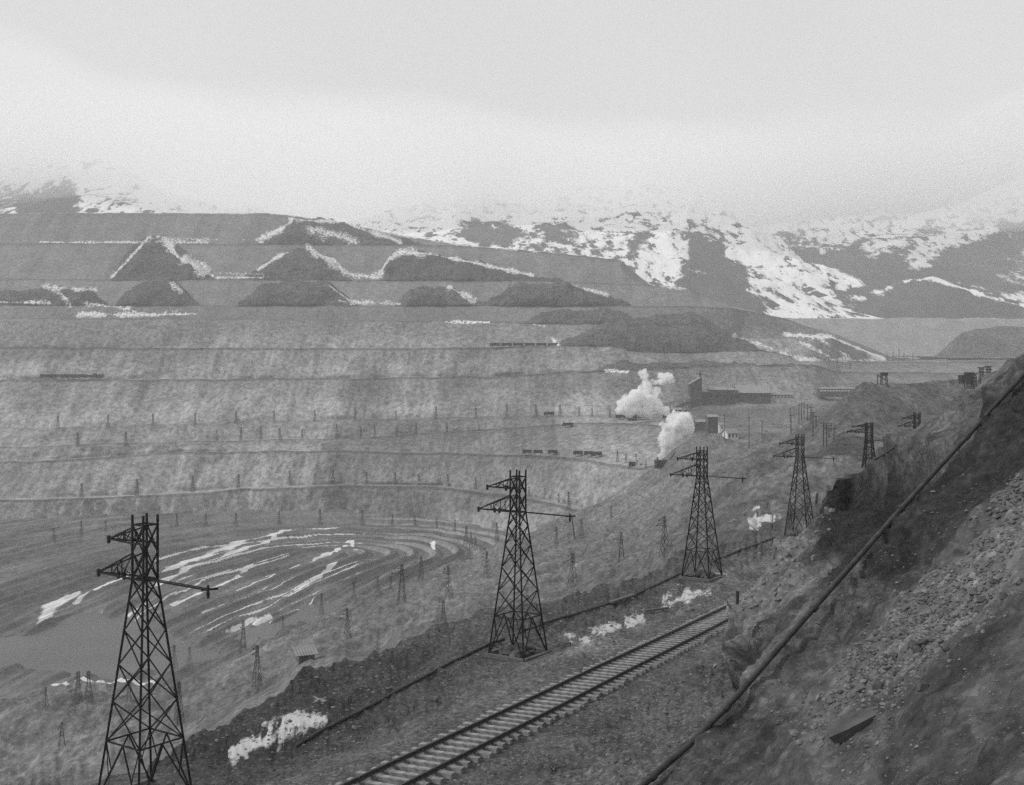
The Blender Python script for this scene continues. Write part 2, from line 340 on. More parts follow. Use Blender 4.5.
# dark natural spurs between the dumps
def spur(name, pts_, k, snowl=snow_lines, tonev=1.0, peak=1.0):
    q = np.array(pts_, float); sp = np.arange(q[0, 0], q[-1, 0] + .1, 1.2)
    cy_ = np.interp(sp, q[:, 0], q[:, 1]) + vnoise(sp * .15, 0, 0, 5) * 1.2 + vnoise(sp * .45, 0, 0, 6) * .9 + vnoise(sp * .05, 0, 3, 6) * 1.5
    lowp, lowY = [np.interp(sp, px, c) for c in A[k]]; nk = keys[keys.index(k) + 1]; topp, topY = [np.interp(sp, px, c) for c in A[nk]]
    toeY = lowY + .45 * np.minimum(benchw[k] / .45, topY - lowY)
    cY = toeY + (lowp - cy_) / np.maximum(lowp - topp, 4) * (topY - toeY)
    fp = np.maximum(lowp + .3, cy_ + .2); bulge = np.clip((lowp - cy_) / 20, 0, 1)
    zc = (HOR - cy_) / F * cY; z_l = (HOR - fp) / F * lowY
    rows = []
    for t in (-.25, -.1): rows.append(np.stack([(sp - CX) / F * cY, cY + 40 * -t * 2, zc + t * 40], -1))
    n = 22
    for i in range(n + 1):
        t = i / n; Y = cY * (1 - t) + (lowY - 1) * t - bulge * 9 * math.sin(math.pi * t) ; z = zc * (1 - t) + z_l * t
        ppyy = cy_ * (1 - t) + fp * t; rows.append(world(sp, ppyy, Y - 3 * (1 - t)))
    S = np.array(rows); X, Y, Z = S[..., 0], S[..., 1].copy(), S[..., 2]
    w_ = np.sin(np.linspace(.0, 1, S.shape[0]) * math.pi)[:, None] ** .5 * bulge[None]
    S[..., 1] -= fbm(X * .04, Z * .04, 1, 5, 8, .6, True) * 9 * w_
    a, b = project(S); s = snow_mask(a, b, snowl)
    g = grid(name, S, M_brush, {'tone': np.full(a.shape, tonev), 'snow': s}); tag(g, kind='structure')
spur('brushy_hill', [(110,279),(133,245),(149,236.5),(165,235.5),(185,250),(214,278)], 9)
spur('brushy_hill', [(241,279),(275,256),(298,247),(314,250),(354,278)], 9)
spur('brushy_hill', [(379,279),(390,258),(406,250),(450,255),(529,275),(562,280)], 9, tonev=.9)
spur('brushy_hill', [(257,243),(294,219),(315,217.5),(345,224),(402,243)], 10)
spur('brushy_hill', [(345,243),(357,235),(380,231),(420,243)], 10)
spur('brushy_hill', [(-60,304),(0,292),(43,287),(88,287),(109,305)], 8)
spur('brushy_hill', [(115,305),(136,285),(159,279),(178,282),(200,305)], 8, tonev=.95)
spur('brushy_hill', [(238,305),(262,285),(288,280),(327,282),(358,305)], 8)
spur('brushy_hill', [(396,305),(410,290),(430,285.5),(450,285.5),(482,305)], 8)
spur('brushy_hill', [(481,305),(519,283),(569,284),(631,305)], 8, tonev=.95)
spur('brushy_hill', [(524,322),(540,312),(606,309),(674,331)], 7, tonev=1.15)
spur('brushy_hill', [(555,346),(590,328),(640,316),(690,312),(720,329),(760,348),(800,361)], 6, tonev=1.1)
spur('rocky_spur', [(592,371),(625,362),(680,362),(740,364),(812,364.5)], 5, tonev=1.1)

def ridge_sheet(name, crest, foot, mat, n=60, step=2, amp=30, sc=.004, back=400, snowf=None, tonev=1.0, seed=3, lock=.25):
    q = np.array(crest, float); r = np.array(foot, float); sp = np.arange(q[0, 0], q[-1, 0] + .1, step)
    cp, cY = np.interp(sp, q[:, 0], q[:, 1]), np.interp(sp, q[:, 0], q[:, 2]); fp, fY = np.interp(sp, r[:, 0], r[:, 1]), np.interp(sp, r[:, 0], r[:, 2])
    a, b = world(sp, fp, fY), world(sp, cp, cY); rows = [a + (b - a) * t for t in np.linspace(0, 1, n)]
    for t in (.33, .66, 1): c = b.copy(); c[:, 1] += back * t; c[:, 2] -= (b[:, 2] - a[:, 2]) * t * .8; rows.append(c)
    S = np.array(rows); X, Y, Z = S[..., 0], S[..., 1], S[..., 2]
    nz = fbm(X * sc, Y * sc, 0, 5, seed, .5, True)
    w_ = np.ones(S.shape[0]); w_[:n] = np.linspace(lock, 1, n)
    S[..., 2] += nz * amp * w_[:, None] * .55; S[..., 1] -= nz * amp * .5 * w_[:, None]
    a_, b_ = project(S); s = snowf(a_, b_, S, nz) if snowf else np.zeros(a_.shape)
    tv = tonev(a_, b_, S) if callable(tonev) else np.full(a_.shape, tonev)
    g = grid(name, S, mat, {'tone': tv, 'snow': s}); tag(g, kind='structure'); return g
def ell(a, b, cx, cy_, rx, ry, rot=0):
    if rx < 60: a, b = a + 16 * fbm(a * .05, b * .07, 0, 5, 211, .65), b + 14 * fbm(a * .05, b * .07, 7, 5, 213, .65)
    c, s = math.cos(rot), math.sin(rot); dx, dy = a - cx, b - cy_
    return smooth(1.6 - np.hypot((dx * c + dy * s) / rx, (-dx * s + dy * c) / ry))
def snow1(a, b, S, nz):
    s = .74 + .2 * smooth((250 - b) / 60) + nz * .3 + .28 * fbm(S[..., 0] * .006, S[..., 2] * .012, 0, 5, 201, .6)
    for e in ((703,268,20,36,-.1),(690,235,14,8,0),(500,236,28,9,.1),(470,228,14,10,0),(640,245,12,16,0),(560,232,20,8,0),(740,300,26,10,.5),(725,275,14,26,-.5)):
        s -= .55 * ell(a, b, *e)
    s += .3 * ell(a, b, 790, 280, 40, 14, .5) + .3 * ell(a, b, 655, 262, 22, 20)
    return s
def snow2(a, b, S, nz):
    s = .76 + .2 * smooth((235 - b) / 40) + nz * .3 + .3 * fbm(S[..., 0] * .005, S[..., 2] * .012, 0, 5, 202, .6)
    for e in ((868,268,30,12,.1),(915,240,30,7,-.5),(965,262,34,16,-.3),(1010,235,30,12,-.3),(850,252,34,5,-.45),(900,215,30,5,-.4)): s -= .42 * ell(a, b, *e)
    s -= .32 * smooth((b - 238) / 30) + .3 * ell(a, b, 800, 252, 30, 10, .5)
    return s
def snow3(a, b, S, nz):
    s = .12 + nz * .1 + .35 * ell(a, b, 850, 298, 50, 8, -.2)
    return np.maximum(s, snow_mask(a, b, [([(905,281),(933,278),(965,289),(998,300),(1100,325)], 2.5, 1), ([(783,303),(815,290),(870,290)], 3, .6)]))
def snow0(a, b, S, nz):
    s = 1.1 + nz * .15 - .5 * ell(a, b, 120, 202, 16, 8) - .9 * ell(a, b, 52, 205, 30, 20, -.5) - .6 * ell(a, b, 0, 200, 40, 18)
    return np.maximum(s, snow_mask(a, b, [([(40,192),(60,182),(80,174)], 3, .9)]))
ridge_sheet('far_mountain', [(740,262,2300),(775,240,2500),(820,223,2700),(870,204,2900),(920,186,3000),(960,172,3050),(1000,166,3050),(1180,150,3000)], [(740,300,1900),(1180,310,1900)], M_mount, 110, 2.2, 70, .0045, 500, snow2, seed=12)
ridge_sheet('snowy_mountain', [(330,235,2100),(400,214,2350),(480,204,2450),(575,193,2500),(640,186,2450),(690,197,2350),(740,222,2200),(780,247,2080),(820,268,1980),(856,287,1900),(885,305,1850)], [(330,262,1500),(540,270,1480),(640,297,1450),(740,325,1450),(885,330,1500)], M_mount, 110, 2, 42, .006, 300, snow1, seed=5)
ridge_sheet('left_mountain', [(-100,178,2300),(40,170,2300),(85,160,2300),(120,171,2300),(170,199,2250),(230,213,2200),(330,225,2200),(420,240,2200)], [(-100,228,1650),(420,245,1700)], M_mount, 60, 2, 30, .006, 300, snow0, seed=9)
ridge_sheet('foothill', [(750,330,1650),(772,315,1680),(783,303,1700),(797,291,1720),(815,289,1740),(870,286,1780),(905,280,1780),(933,277.5,1780),(965,289,1750),(998,300,1720),(1180,330,1650)], [(750,335,1560),(1180,335,1560)], M_mount, 50, 2, 12, .01, 200, snow3, tonev=1.1, seed=2, lock=.5)
ridge_sheet('far_dump', [(770,318.5,1470),(1180,318.5,1470)], [(770,362,1380),(1180,362,1380)], M_dump, 40, 3, 3, .03, 180, lambda a, b, S, nz: snow_mask(a, b, [([(815,318),(1000,318)], 1.2, .6)]), tonev=1.15, lock=0)
ridge_sheet('dark_mound', [(936,362,1290),(946,348,1300),(960,335,1310),(975,329,1320),(1000,326,1330),(1100,330,1330),(1180,345,1330)], [(936,363,1270),(1180,363,1250)], M_brush, 30, 2, 6, .03, 60, tonev=1.2, lock=0)

# ---- pit floor with windrows curving round the mud pond
gx = np.arange(-430, 150, .75); gy = np.arange(225, 765, 1.05); GX, GY = np.meshgrid(gx, gy)
FZ = -88.0
def wpt(a, b, z=FZ): Y = F * -z / (b - HOR); return ((a - CX) / F * Y, Y)
spine = [wpt(20, 690), wpt(150, 630), wpt(240, 585), wpt(330, 556)]
dd = poly_dist(GX, GY, spine)
wob = fbm(GX * .012, GY * .008, 0, 3, 61) * 7
ph = (dd + wob)
ridgeh = smooth(np.sin(ph / 13 * 2 * math.pi) * 1.2 + fbm(GX * .04, GY * .02, 1, 3, 62) * 1.1) * .7 + .5 * smooth(np.sin(ph / 5.2 * 2 * math.pi + 1) * 1.5 + fbm(GX * .06, GY * .03, 4, 3, 68) * 1.6 - .4)
terr = smooth((dd - 60) / 10) * 1.2 + smooth((dd - 82) / 8) * 1.6 + smooth((dd - 105) / 8) * 2 + smooth((dd - 130) / 10) * 2
hf = FZ + ridgeh * 2.0 * smooth((GY - 300) / 60) + terr + fbm(GX * .15, GY * .15, 0, 3, 63) * .35
lake = [wpt(a, b) for a, b in ((-90,648),(0,640),(40,634),(62,627),(100,621),(118,618),(142,630),(165,644),(203,655),(176,664),(116,675),(64,667),(30,662),(-90,668))]
def inside(x, y, poly):
    r = np.zeros(x.shape, bool)
    for (x1, y1), (x2, y2) in zip(poly, poly[1:] + poly[:1]):
        c = ((y1 > y) != (y2 > y)) & (x < (x2 - x1) * (y - y1) / (y2 - y1 + 1e-12) + x1); r ^= c
    return r
ld = poly_dist(GX, GY, lake + lake[:1]) * np.where(inside(GX, GY, lake), -1, 1)
lk2 = [wpt(a, b) for a, b in ((258,640),(262,628),(285,622),(318,606),(330,607),(300,626))]
ld2 = poly_dist(GX, GY, lk2 + lk2[:1]) * np.where(inside(GX, GY, lk2), -1, 1)
lk3 = [wpt(a, b) for a, b in ((66,620),(78,615),(98,619),(84,624),(70,625))]
ld3 = poly_dist(GX, GY, lk3 + lk3[:1]) * np.where(inside(GX, GY, lk3), -1, 1)
ldm = np.minimum(np.minimum(ld, ld2), ld3) + fbm(GX * .08, GY * .03, 0, 3, 64) * 5
hf = hf * smooth(ldm / 9) + (FZ - 1.3) * (1 - smooth(ldm / 9))
hf += (1 - smooth((ldm + 4) / 3)) * 0
gpx, gpy = CX + F * GX / GY, HOR - F * hf / GY
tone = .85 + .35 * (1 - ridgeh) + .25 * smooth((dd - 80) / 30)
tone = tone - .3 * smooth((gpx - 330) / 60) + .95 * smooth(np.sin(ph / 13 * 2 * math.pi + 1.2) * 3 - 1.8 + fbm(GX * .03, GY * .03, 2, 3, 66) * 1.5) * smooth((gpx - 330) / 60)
# snow lying in the windrow troughs, in broken streaks
sn_n = fbm(GX * .018 + 3, GY * .012, 0, 3, 65); sel = smooth(np.sin(ph / 13 * 2 * math.pi - 1.9) * 4 - 3.0)
zone = smooth((gpx - 20) / 30) * smooth((400 - gpx) / 60) * smooth((dd < 78) * 1.0) * smooth((640 - gpy) / 12)
sel2 = smooth(np.sin(ph / 6.5 * 2 * math.pi + 2 * sn_n) * 4 - 3.0)
snow = np.maximum(sel * smooth((sn_n + .1) * 3.0), .9 * sel2 * smooth((fbm(GX * .03, GY * .012, 7, 3, 67) + .05) * 5)) * zone
sn_w = fbm(GX * .08, GY * .05, 0, 3, 69)
def fl(pl, w, k=1): return np.clip(k * (1.3 - poly_dist(GX, GY, [wpt(a, b) for a, b in pl]) / (w * np.maximum(.75 + .6 * sn_w, .2))), 0, 1)
for pl, w in (([(155,577),(190,563),(240,545),(288,536)], 4), ([(158,585),(200,566),(250,548),(285,539)], 3.4), ([(42,625),(50,610),(75,597)], 5), ([(75,604),(95,592),(130,578)], 2),
              ([(55,684),(100,684.5),(160,684)], 2.2), ([(296,535),(338,534)], 2), ([(280,600),(310,583),(335,567)], 3), ([(255,583),(300,565)], 1.5), ([(310,563),(345,548)], 3), ([(345,546),(352,543),(352,549)], 2),
              ([(172,606),(200,593)], 2), ([(205,613),(225,605)], 2.4), ([(432,545),(434,552)], 2), ([(240,575),(265,562)], 2), ([(215,590),(240,580)], 2), ([(255,625),(270,618)], 2)):
    snow = np.maximum(snow, fl(pl, w))
pond_shore = 1 - smooth((ldm - 1) / 5)
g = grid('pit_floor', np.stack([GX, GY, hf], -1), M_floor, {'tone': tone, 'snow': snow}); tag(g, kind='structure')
m_lake = gmat('muddy ice water', .12, .3, .03, .15, .05, .1)
sg = MB(); sg.poly([(x, y, FZ - .25) for x, y in ((-430, 250), (60, 250), (60, 640), (-430, 640))]); tag(sg.build('pond_water', m_lake), kind='structure')

# ---- near bench with the rail line, and the terraced slope down into the pit
TR0, TR1 = np.array([-1.7, 39.0]), np.array([15.6, 76.0]); TD = (TR1 - TR0) / np.linalg.norm(TR1 - TR0); TN = np.array([TD[1], -TD[0]]); TL = np.linalg.norm(TR1 - TR0)
TZ0, TZ1 = -12.2, -14.35
towers = [(-1.305, 4.09, 800), (.03, 6.28, 655), (1.45, 8.71, 578), (2.78, 11.17, 537)]
def tpos(a, b): Y = F * 14.4 / (b - HOR); return ((a - CX) / F * Y, Y)
T_xy = [tpos(145, 800), tpos(518, 655), tpos(702, 578), tpos(800, 537)]
def near_h(x, y):
    d = (x - TR0[0]) * TN[0] + (y - TR0[1]) * TN[1]; s = (x - TR0[0]) * TD[0] + (y - TR0[1]) * TD[1]
    hr = np.clip((TZ0 + (TZ1 - TZ0) * s / TL) + 14.4, 0, 5)
    h = hr * smooth((d + 8) / 6) + np.maximum(0, d - 2.2) * .24 * smooth((80 - y) / 30)
    n = fbm(x * .09, y * .09, 0, 4, 71) * 1.1 + fbm(x * .35, y * .35, 0, 4, 74, .6) * .5 + fbm(x * .9, y * .9, 0, 4, 72, .6) * .28
    flat = smooth((np.abs(d) - 1.5) / 2.5)
    for tx, ty in T_xy: flat = flat * smooth((np.hypot(x - tx, y - ty) - 1.6) / 3)
    berm = .9 * np.exp(-((d + 3.6) / .9) ** 2) * (.6 + .4 * fbm(x * .5, y * .5, 0, 3, 73)) * 0.5
    return -14.4 + h + n * (.15 + .85 * flat) * flat + berm - .05
bpx = np.arange(-90, 1130, 1.6)
def K(k): k = np.array(k, float); return [np.interp(bpx, k[:, 0], k[:, i]) for i in range(1, k.shape[1])]
epy, = K([(-90,852),(60,800),(110,775),(150,755),(190,735),(250,702),(310,668),(370,648),(430,630),(540,600),(640,571),(720,546),(760,531),(830,497),(1130,480)])
epy = epy + vnoise(bpx * .05, 0, 0, 3) * 4 + vnoise(bpx * .2, 0, 0, 4) * 1.5
eY = F * 14.4 / (epy - HOR)
nn = 300
ts = np.linspace(0, 1, nn)[:, None]; Yr = 1 / ((1 - ts) / 9.0 + ts / eY[None]); Xr = (bpx - CX)[None] / F * Yr
rows = [np.stack([Xr, Yr, near_h(Xr, Yr)], -1)]
ez = rows[0][-1, :, 2]
plat = smooth((bpx - 690) / 60)
f1Y = eY * (1.35 - .25 * plat); f1z = ez * 1 - (1 - plat) * (eY * .18)
def far(k): py_, Y_ = K(k); return (HOR - py_) / F * Y_, Y_
f2p = epy - 1; f2Y, = K([(-90,200),(60,225),(190,240),(310,255),(430,265),(540,270),(640,220),(700,150),(740,128),(830,175),(1130,190)])
f2p = f2p - 4 * plat
fl_ = [(f1z, f1Y), ((HOR - f2p) / F * f2Y, f2Y),
 far([(-90,738,250),(60,722,262),(190,700,290),(257,672,305),(347,637,330),(443,600,350),(487,590,360),(573,575,360),(621,558,370),(665,543,340),(720,522,260),(760,508,215),(830,485,210),(1130,450,220)]),
 far([(-90,712,312),(60,705,319),(190,682,344),(257,652,383),(300,632,414),(347,612,450),(401,592,490),(449,577,510),(487,565,520),(573,548,500),(621,530,480),(665,508,440),(720,485,360),(760,475,320),(830,465,290),(1130,430,320)]),
 far([(-90,703,322),(60,699,327),(190,674,355),(257,647,392),(300,622,434),(347,605,468),(401,587,510),(430,575,543),(470,559,578),(520,536,588),(570,514,598),(620,495,600),(655,470,610),(672,454,610),(700,441,600),(760,437,600),(830,440,520),(1130,405,600)])]
last = fl_[-1]
fl_.append((np.where(bpx < 680, -104, last[0] - 12), last[1] + 22))
P = rows[0]; prev = P[-1]; segs = [P]; tonesB = [np.ones(P.shape[:2])]
fd = [8, 10, 60, 70, 60, 6]; wts = [np.zeros(nn)]
for (z_, Y_), n, i in zip(fl_, fd, range(6)):
    b = np.stack([(bpx - CX) / F * Y_, Y_, z_], -1)
    segs.append(np.array([prev + (b - prev) * ((k + 1) / n) for k in range(n)])); prev = b
    wts.append(np.full(n, 1.0 if 2 <= i <= 4 else .3 * (i == 1)))
nearP = segs[0]; farP = np.concatenate([segs[0][-1:]] + segs[1:]); fw = np.concatenate([[0]] + wts[1:])
fw = np.convolve(np.pad(fw, 4, 'edge'), np.ones(9) / 9, 'valid')[:, None]
X, Y = farP[..., 0].copy(), farP[..., 1].copy()
# diagonal terraces running with the slope
td = X * .8 - Y * .42
farP[..., 2] += fw * (fbm(X * .03, Y * .03, 0, 5, 81, .6) * 5.0 * smooth((Y - 120) / 150) + fbm(X * .16, Y * .16, 0, 4, 82, .6) * 1.6 + np.abs(((td / 22 + .4 * fbm(X * .01, Y * .01, 0, 2, 88)) % 1) - .5) * 4.0 * smooth((Y - 180) / 80) + smooth((project(farP)[0] - 620) / 80) * fbm(X * .06, Y * .045, 0, 4, 89, .55, True) * 2.2 * smooth((Y - 110) / 40) + fbm(X*.02+Y*.01, X*.01-Y*.06, 0, 3, 86, .5, True) * 1.5)
a, b = project(nearP)
X, Y = nearP[..., 0], nearP[..., 1]; d = (X - TR0[0]) * TN[0] + (Y - TR0[1]) * TN[1]
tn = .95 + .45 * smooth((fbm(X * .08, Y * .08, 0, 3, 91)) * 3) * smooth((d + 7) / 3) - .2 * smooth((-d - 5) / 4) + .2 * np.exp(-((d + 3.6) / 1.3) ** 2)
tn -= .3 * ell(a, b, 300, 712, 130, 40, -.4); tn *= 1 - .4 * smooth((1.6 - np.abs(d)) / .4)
sl = [([(240,748),(270,736),(300,722),(316,716)], 18, .95), ([(560,642),(598,636)], 0, 0), ([(572,640),(586,638)], 10, .9), ([(596,632),(610,629),(625,626)], 12, 1), ([(625,622),(640,618)], 8, 1), ([(668,600),(700,594)], 11, .95), ([(700,576),(726,574)], 4, .9), ([(740,588),(720,574)], 0, 0), ([(632,610),(660,600)], 2.5, .5)]
sl = [s_ for s_ in sl if s_[1] > 0]
sn = snow_mask(a, b, sl)
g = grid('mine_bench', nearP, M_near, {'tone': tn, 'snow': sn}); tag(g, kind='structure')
a, b = project(farP); X, Y = farP[..., 0], farP[..., 1]
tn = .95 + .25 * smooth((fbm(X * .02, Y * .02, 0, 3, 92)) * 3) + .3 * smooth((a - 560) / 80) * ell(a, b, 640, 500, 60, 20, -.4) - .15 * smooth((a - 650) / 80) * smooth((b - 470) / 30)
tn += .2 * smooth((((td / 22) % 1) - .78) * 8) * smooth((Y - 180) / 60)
sn = snow_mask(a, b, [([(748,520),(760,518),(772,518)], 12, 1.0), ([(765,462),(795,458)], 2, .0)])
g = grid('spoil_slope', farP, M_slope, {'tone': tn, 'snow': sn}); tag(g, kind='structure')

# spoil ridge and small mounds across the gully
ridge_sheet('spoil_ridge', [(786,458,345),(800,449,345),(815,436,348),(830,416,350),(848,393,352),(862,384,355),(884,383,358),(905,383.5,362),(960,384,370),(1010,376,380),(1130,366,390)],
            [(786,460,320),(830,468,300),(870,466,290),(910,462,290),(1130,440,300)], M_slope, 70, 1.3, 3.2, .05, 60, tonev=lambda a, b, S: .8 + .3 * smooth((b - 392) / 12) * smooth(fbm(S[..., 0] * .15, S[..., 1] * .03, S[..., 2] * .03, 3, 95) * 3), lock=.1)
ridge_sheet('dark_spoil_mound', [(812,462,258),(822,454,262),(832,443,265),(843,437,268),(856,437,268),(880,441,268),(920,448,268)], [(812,464,246),(850,474,225),(920,470,225)], M_slope, 30, 1.3, 1.2, .08, 12, tonev=.55, lock=.2)
ridge_sheet('pale_spoil_mound', [(770,452,470),(780,441,475),(795,426,480),(812,413,485),(826,406,490),(850,398,490)], [(770,454,455),(850,460,450)], M_slope, 30, 1.3, 2, .06, 30, tonev=1.1, lock=.2)
# valley and ground sheet reaching the horizon
xs = np.linspace(-6000, 6000, 61); ys = np.concatenate([np.linspace(-400, 600, 11), np.linspace(800, 9000, 40)]); VX, VY = np.meshgrid(xs, ys)
VZ = np.where(VY < 1500, -112, -112 + (VY - 1500) * .05); VZ = np.minimum(VZ, 40)
g = grid('valley_ground', np.stack([VX, VY, VZ], -1), M_mount, {'tone': np.ones(VX.shape), 'snow': np.full(VX.shape, .8)}); tag(g, kind='structure')

# ---- hillside on the right, close to the camera
def planeY(a, b):
    X_, z_ = (a - CX) / F, (HOR - b) / F
    den = .937 * X_ - .279 - z_
    return np.where(den > .01, np.minimum(5.13 / np.maximum(den, .01), 62), 62)
out = [(1180,250),(1100,310),(1040,345),(1001,367),(960,394),(930,418),(905,437),(896,447),(884,462),(868,472),(850,477),(833,482),(826,495),(800,535),(784,556),(768,572),(752,588),(737,600),(730,620),(722,640),(725,665),(730,682),(722,705),(705,730),(690,750),(650,800),(610,860)]
inn = [(1180,560),(1180,600),(1180,660),(1180,720),(1160,760),(1140,790),(1120,810),(1100,830),(1085,840),(1070,850),(1060,860),(1040,870),(1020,880),(1000,880),(980,885),(960,890),(940,895),(920,900),(900,900),(880,900),(860,900),(840,900),(820,900),(800,900),(780,900),(760,900),(700,900)]
out = np.array(out, float); inn = np.array(inn, float); L_ = np.concatenate([[0], np.cumsum(np.hypot(*np.diff(out, axis=0).T))]); L_ /= L_[-1]
sN, tN = 520, 420
ss = np.linspace(0, 1, sN)
o_ = np.stack([np.interp(ss, L_, out[:, i]) for i in (0, 1)], -1); i_ = np.stack([np.interp(ss, L_, inn[:, i]) for i in (0, 1)], -1)
jag = (vnoise(ss * 60, 0, 0, 5) * 3 + vnoise(ss * 160, 0, 0, 6) * 1.6) * smooth((.9 - ss) * 8); tt = np.linspace(0, 1, tN)[:, None, None] ** 1.25; PP = o_[None] * (1 - tt) + i_[None] * tt
PP[..., 0] += jag[None] * .6 * np.exp(-tt[..., 0] * 30); PP[..., 1] += jag[None] * np.exp(-tt[..., 0] * 30)
PY = planeY(PP[..., 0], PP[..., 1]); S = world(PP[..., 0], PP[..., 1], PY)
nrm = np.array([-.937, .279, 1]); nrm /= np.linalg.norm(nrm)
X, Y, Z = S[..., 0].copy(), S[..., 1].copy(), S[..., 2].copy()
pd_ = (X - 4.5) * .661 - (Y - 29) * .751           # distance across the slope from the pipe line, towards the camera
al = (X - 4.5) * .751 + (Y - 29) * .661
rim = np.clip(tt[..., 0] * 14, 0, 1)
disp = fbm(al * .12, pd_ * .35, 0, 4, 101) * .55 + fbm(X * .8, Y * .8, Z * .8, 4, 102, .6) * .38 + fbm(al * .06, pd_ * .6, 0, 4, 103, .5, True) * .35 + fbm(X * 3, Y * 3, Z * 3, 3, 104) * .09
lpx, lpy = project(S)
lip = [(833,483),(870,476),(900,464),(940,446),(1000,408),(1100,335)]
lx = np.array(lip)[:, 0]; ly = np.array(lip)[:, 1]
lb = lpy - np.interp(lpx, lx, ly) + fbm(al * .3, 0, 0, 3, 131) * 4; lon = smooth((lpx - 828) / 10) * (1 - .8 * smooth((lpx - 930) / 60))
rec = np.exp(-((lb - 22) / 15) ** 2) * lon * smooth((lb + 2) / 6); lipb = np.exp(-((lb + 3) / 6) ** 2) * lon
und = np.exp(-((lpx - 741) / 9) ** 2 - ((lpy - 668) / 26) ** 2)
pds = pd_ + fbm(al * .1, pd_ * .2, 0, 3, 105) * 1.3
hollow = np.exp(-((pds + 3.2) / 2.2) ** 2)        # undercut below the rim
disp = disp - .5 * hollow * smooth((al - 2) / 6) - .8 * rec + .7 * lipb - 1.2 * und - .5 * np.exp(-((pds - 3.6) / 1.6) ** 2) + .5 * np.exp(-((pds - 9.8) / .9) ** 2)
pipem = smooth(np.abs(pd_ + .1) / 1.5)
disp *= (.12 + .88 * pipem) * smooth(tt[..., 0] * 30 + .15)
disp = disp - (1 - pipem) * .1
S += nrm * (disp * np.clip(PY / 20, .5, 1.3))[..., None]
wob2 = fbm(al * .35, pd_ * .35, 0, 4, 133) * 16
def zone_in(poly, soft=9):
    ins = inside(lpx + wob2, lpy + wob2 * .7, poly); dd_ = poly_dist(lpx + wob2, lpy + wob2 * .7, poly + poly[:1]); return smooth((np.where(ins, dd_, -dd_) + soft) / (2 * soft))
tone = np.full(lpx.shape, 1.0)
dark1 = zone_in([(833,486),(900,466),(1000,412),(1130,330),(1130,440),(1000,500),(960,530),(905,585),(850,640),(800,690),(772,706),(800,650),(835,600),(800,600),(760,650),(748,700),(728,690),(726,645),(765,618),(805,585),(818,550),(826,515)])  # dark soil, with the shade under the overhang lip painted in
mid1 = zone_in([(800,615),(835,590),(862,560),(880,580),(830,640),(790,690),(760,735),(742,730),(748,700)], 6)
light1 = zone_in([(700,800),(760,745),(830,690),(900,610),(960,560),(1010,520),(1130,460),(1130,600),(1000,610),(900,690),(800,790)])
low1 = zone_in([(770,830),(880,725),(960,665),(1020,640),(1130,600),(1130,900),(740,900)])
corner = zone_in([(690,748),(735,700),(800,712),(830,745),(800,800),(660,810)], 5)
tone = tone * (1 - .68 * dark1) * (1 - .5 * und); tone += .4 * mid1 + .35 * light1 - .25 * low1 * (1 - light1); tone *= 1 - .35 * corner  # soil zones; shade of the undercut painted into the tone
tone *= 1 - .35 * rec  # recess below the lip: its shade is painted darker here
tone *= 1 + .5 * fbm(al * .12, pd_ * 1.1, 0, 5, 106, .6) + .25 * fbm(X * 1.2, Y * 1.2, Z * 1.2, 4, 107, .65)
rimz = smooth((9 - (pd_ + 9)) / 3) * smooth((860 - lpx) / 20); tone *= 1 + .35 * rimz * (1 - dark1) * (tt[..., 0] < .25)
skirt = []
for dz, dy in ((-3, 1.5), (-9, 3), (-16, 4)):
    q = S[0].copy(); q[:, 2] += dz; q[:, 1] += dy * .4; q[:, 0] += dy; skirt.append(q)
S = np.concatenate([np.array(skirt[::-1]), S]); tone = np.concatenate([np.repeat(tone[:1], 3, 0) * .9, tone])
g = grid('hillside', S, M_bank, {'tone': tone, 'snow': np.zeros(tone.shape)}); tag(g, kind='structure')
bpy.context.view_layer.update()
# haze and fog
def volmat(name, dens, col=.97, aniso=0.0):
    m = bpy.data.materials.new(name); m.use_nodes = True; t = m.node_tree
    t.nodes.remove(t.nodes['Principled BSDF']); v_ = t.nodes.new('ShaderNodeVolumePrincipled')
    v_.inputs['Color'].default_value = (col, col, col, 1); v_.inputs['Density'].default_value = dens; v_.inputs['Anisotropy'].default_value = aniso
    t.links.new(v_.outputs[0], t.nodes['Material Output'].inputs['Volume']); return m
#OBJECTS
DG = bpy.context.evaluated_depsgraph_get()
def hit(a, b):
    r = scn.ray_cast(DG, Vector((0, 0, 0)), Vector(((a - CX) / F, 1, (HOR - b) / F)).normalized())
    return (Vector(r[1]), r[2], r[4]) if r[0] else (Vector(world(np.float64(a), np.float64(b), 600.0)), Vector((0, 0, 1)), None)
def gz(x, y, top=90):
    r = scn.ray_cast(DG, Vector((x, y, top)), Vector((0, 0, -1))); return r[1].z if r[0] else -14.4
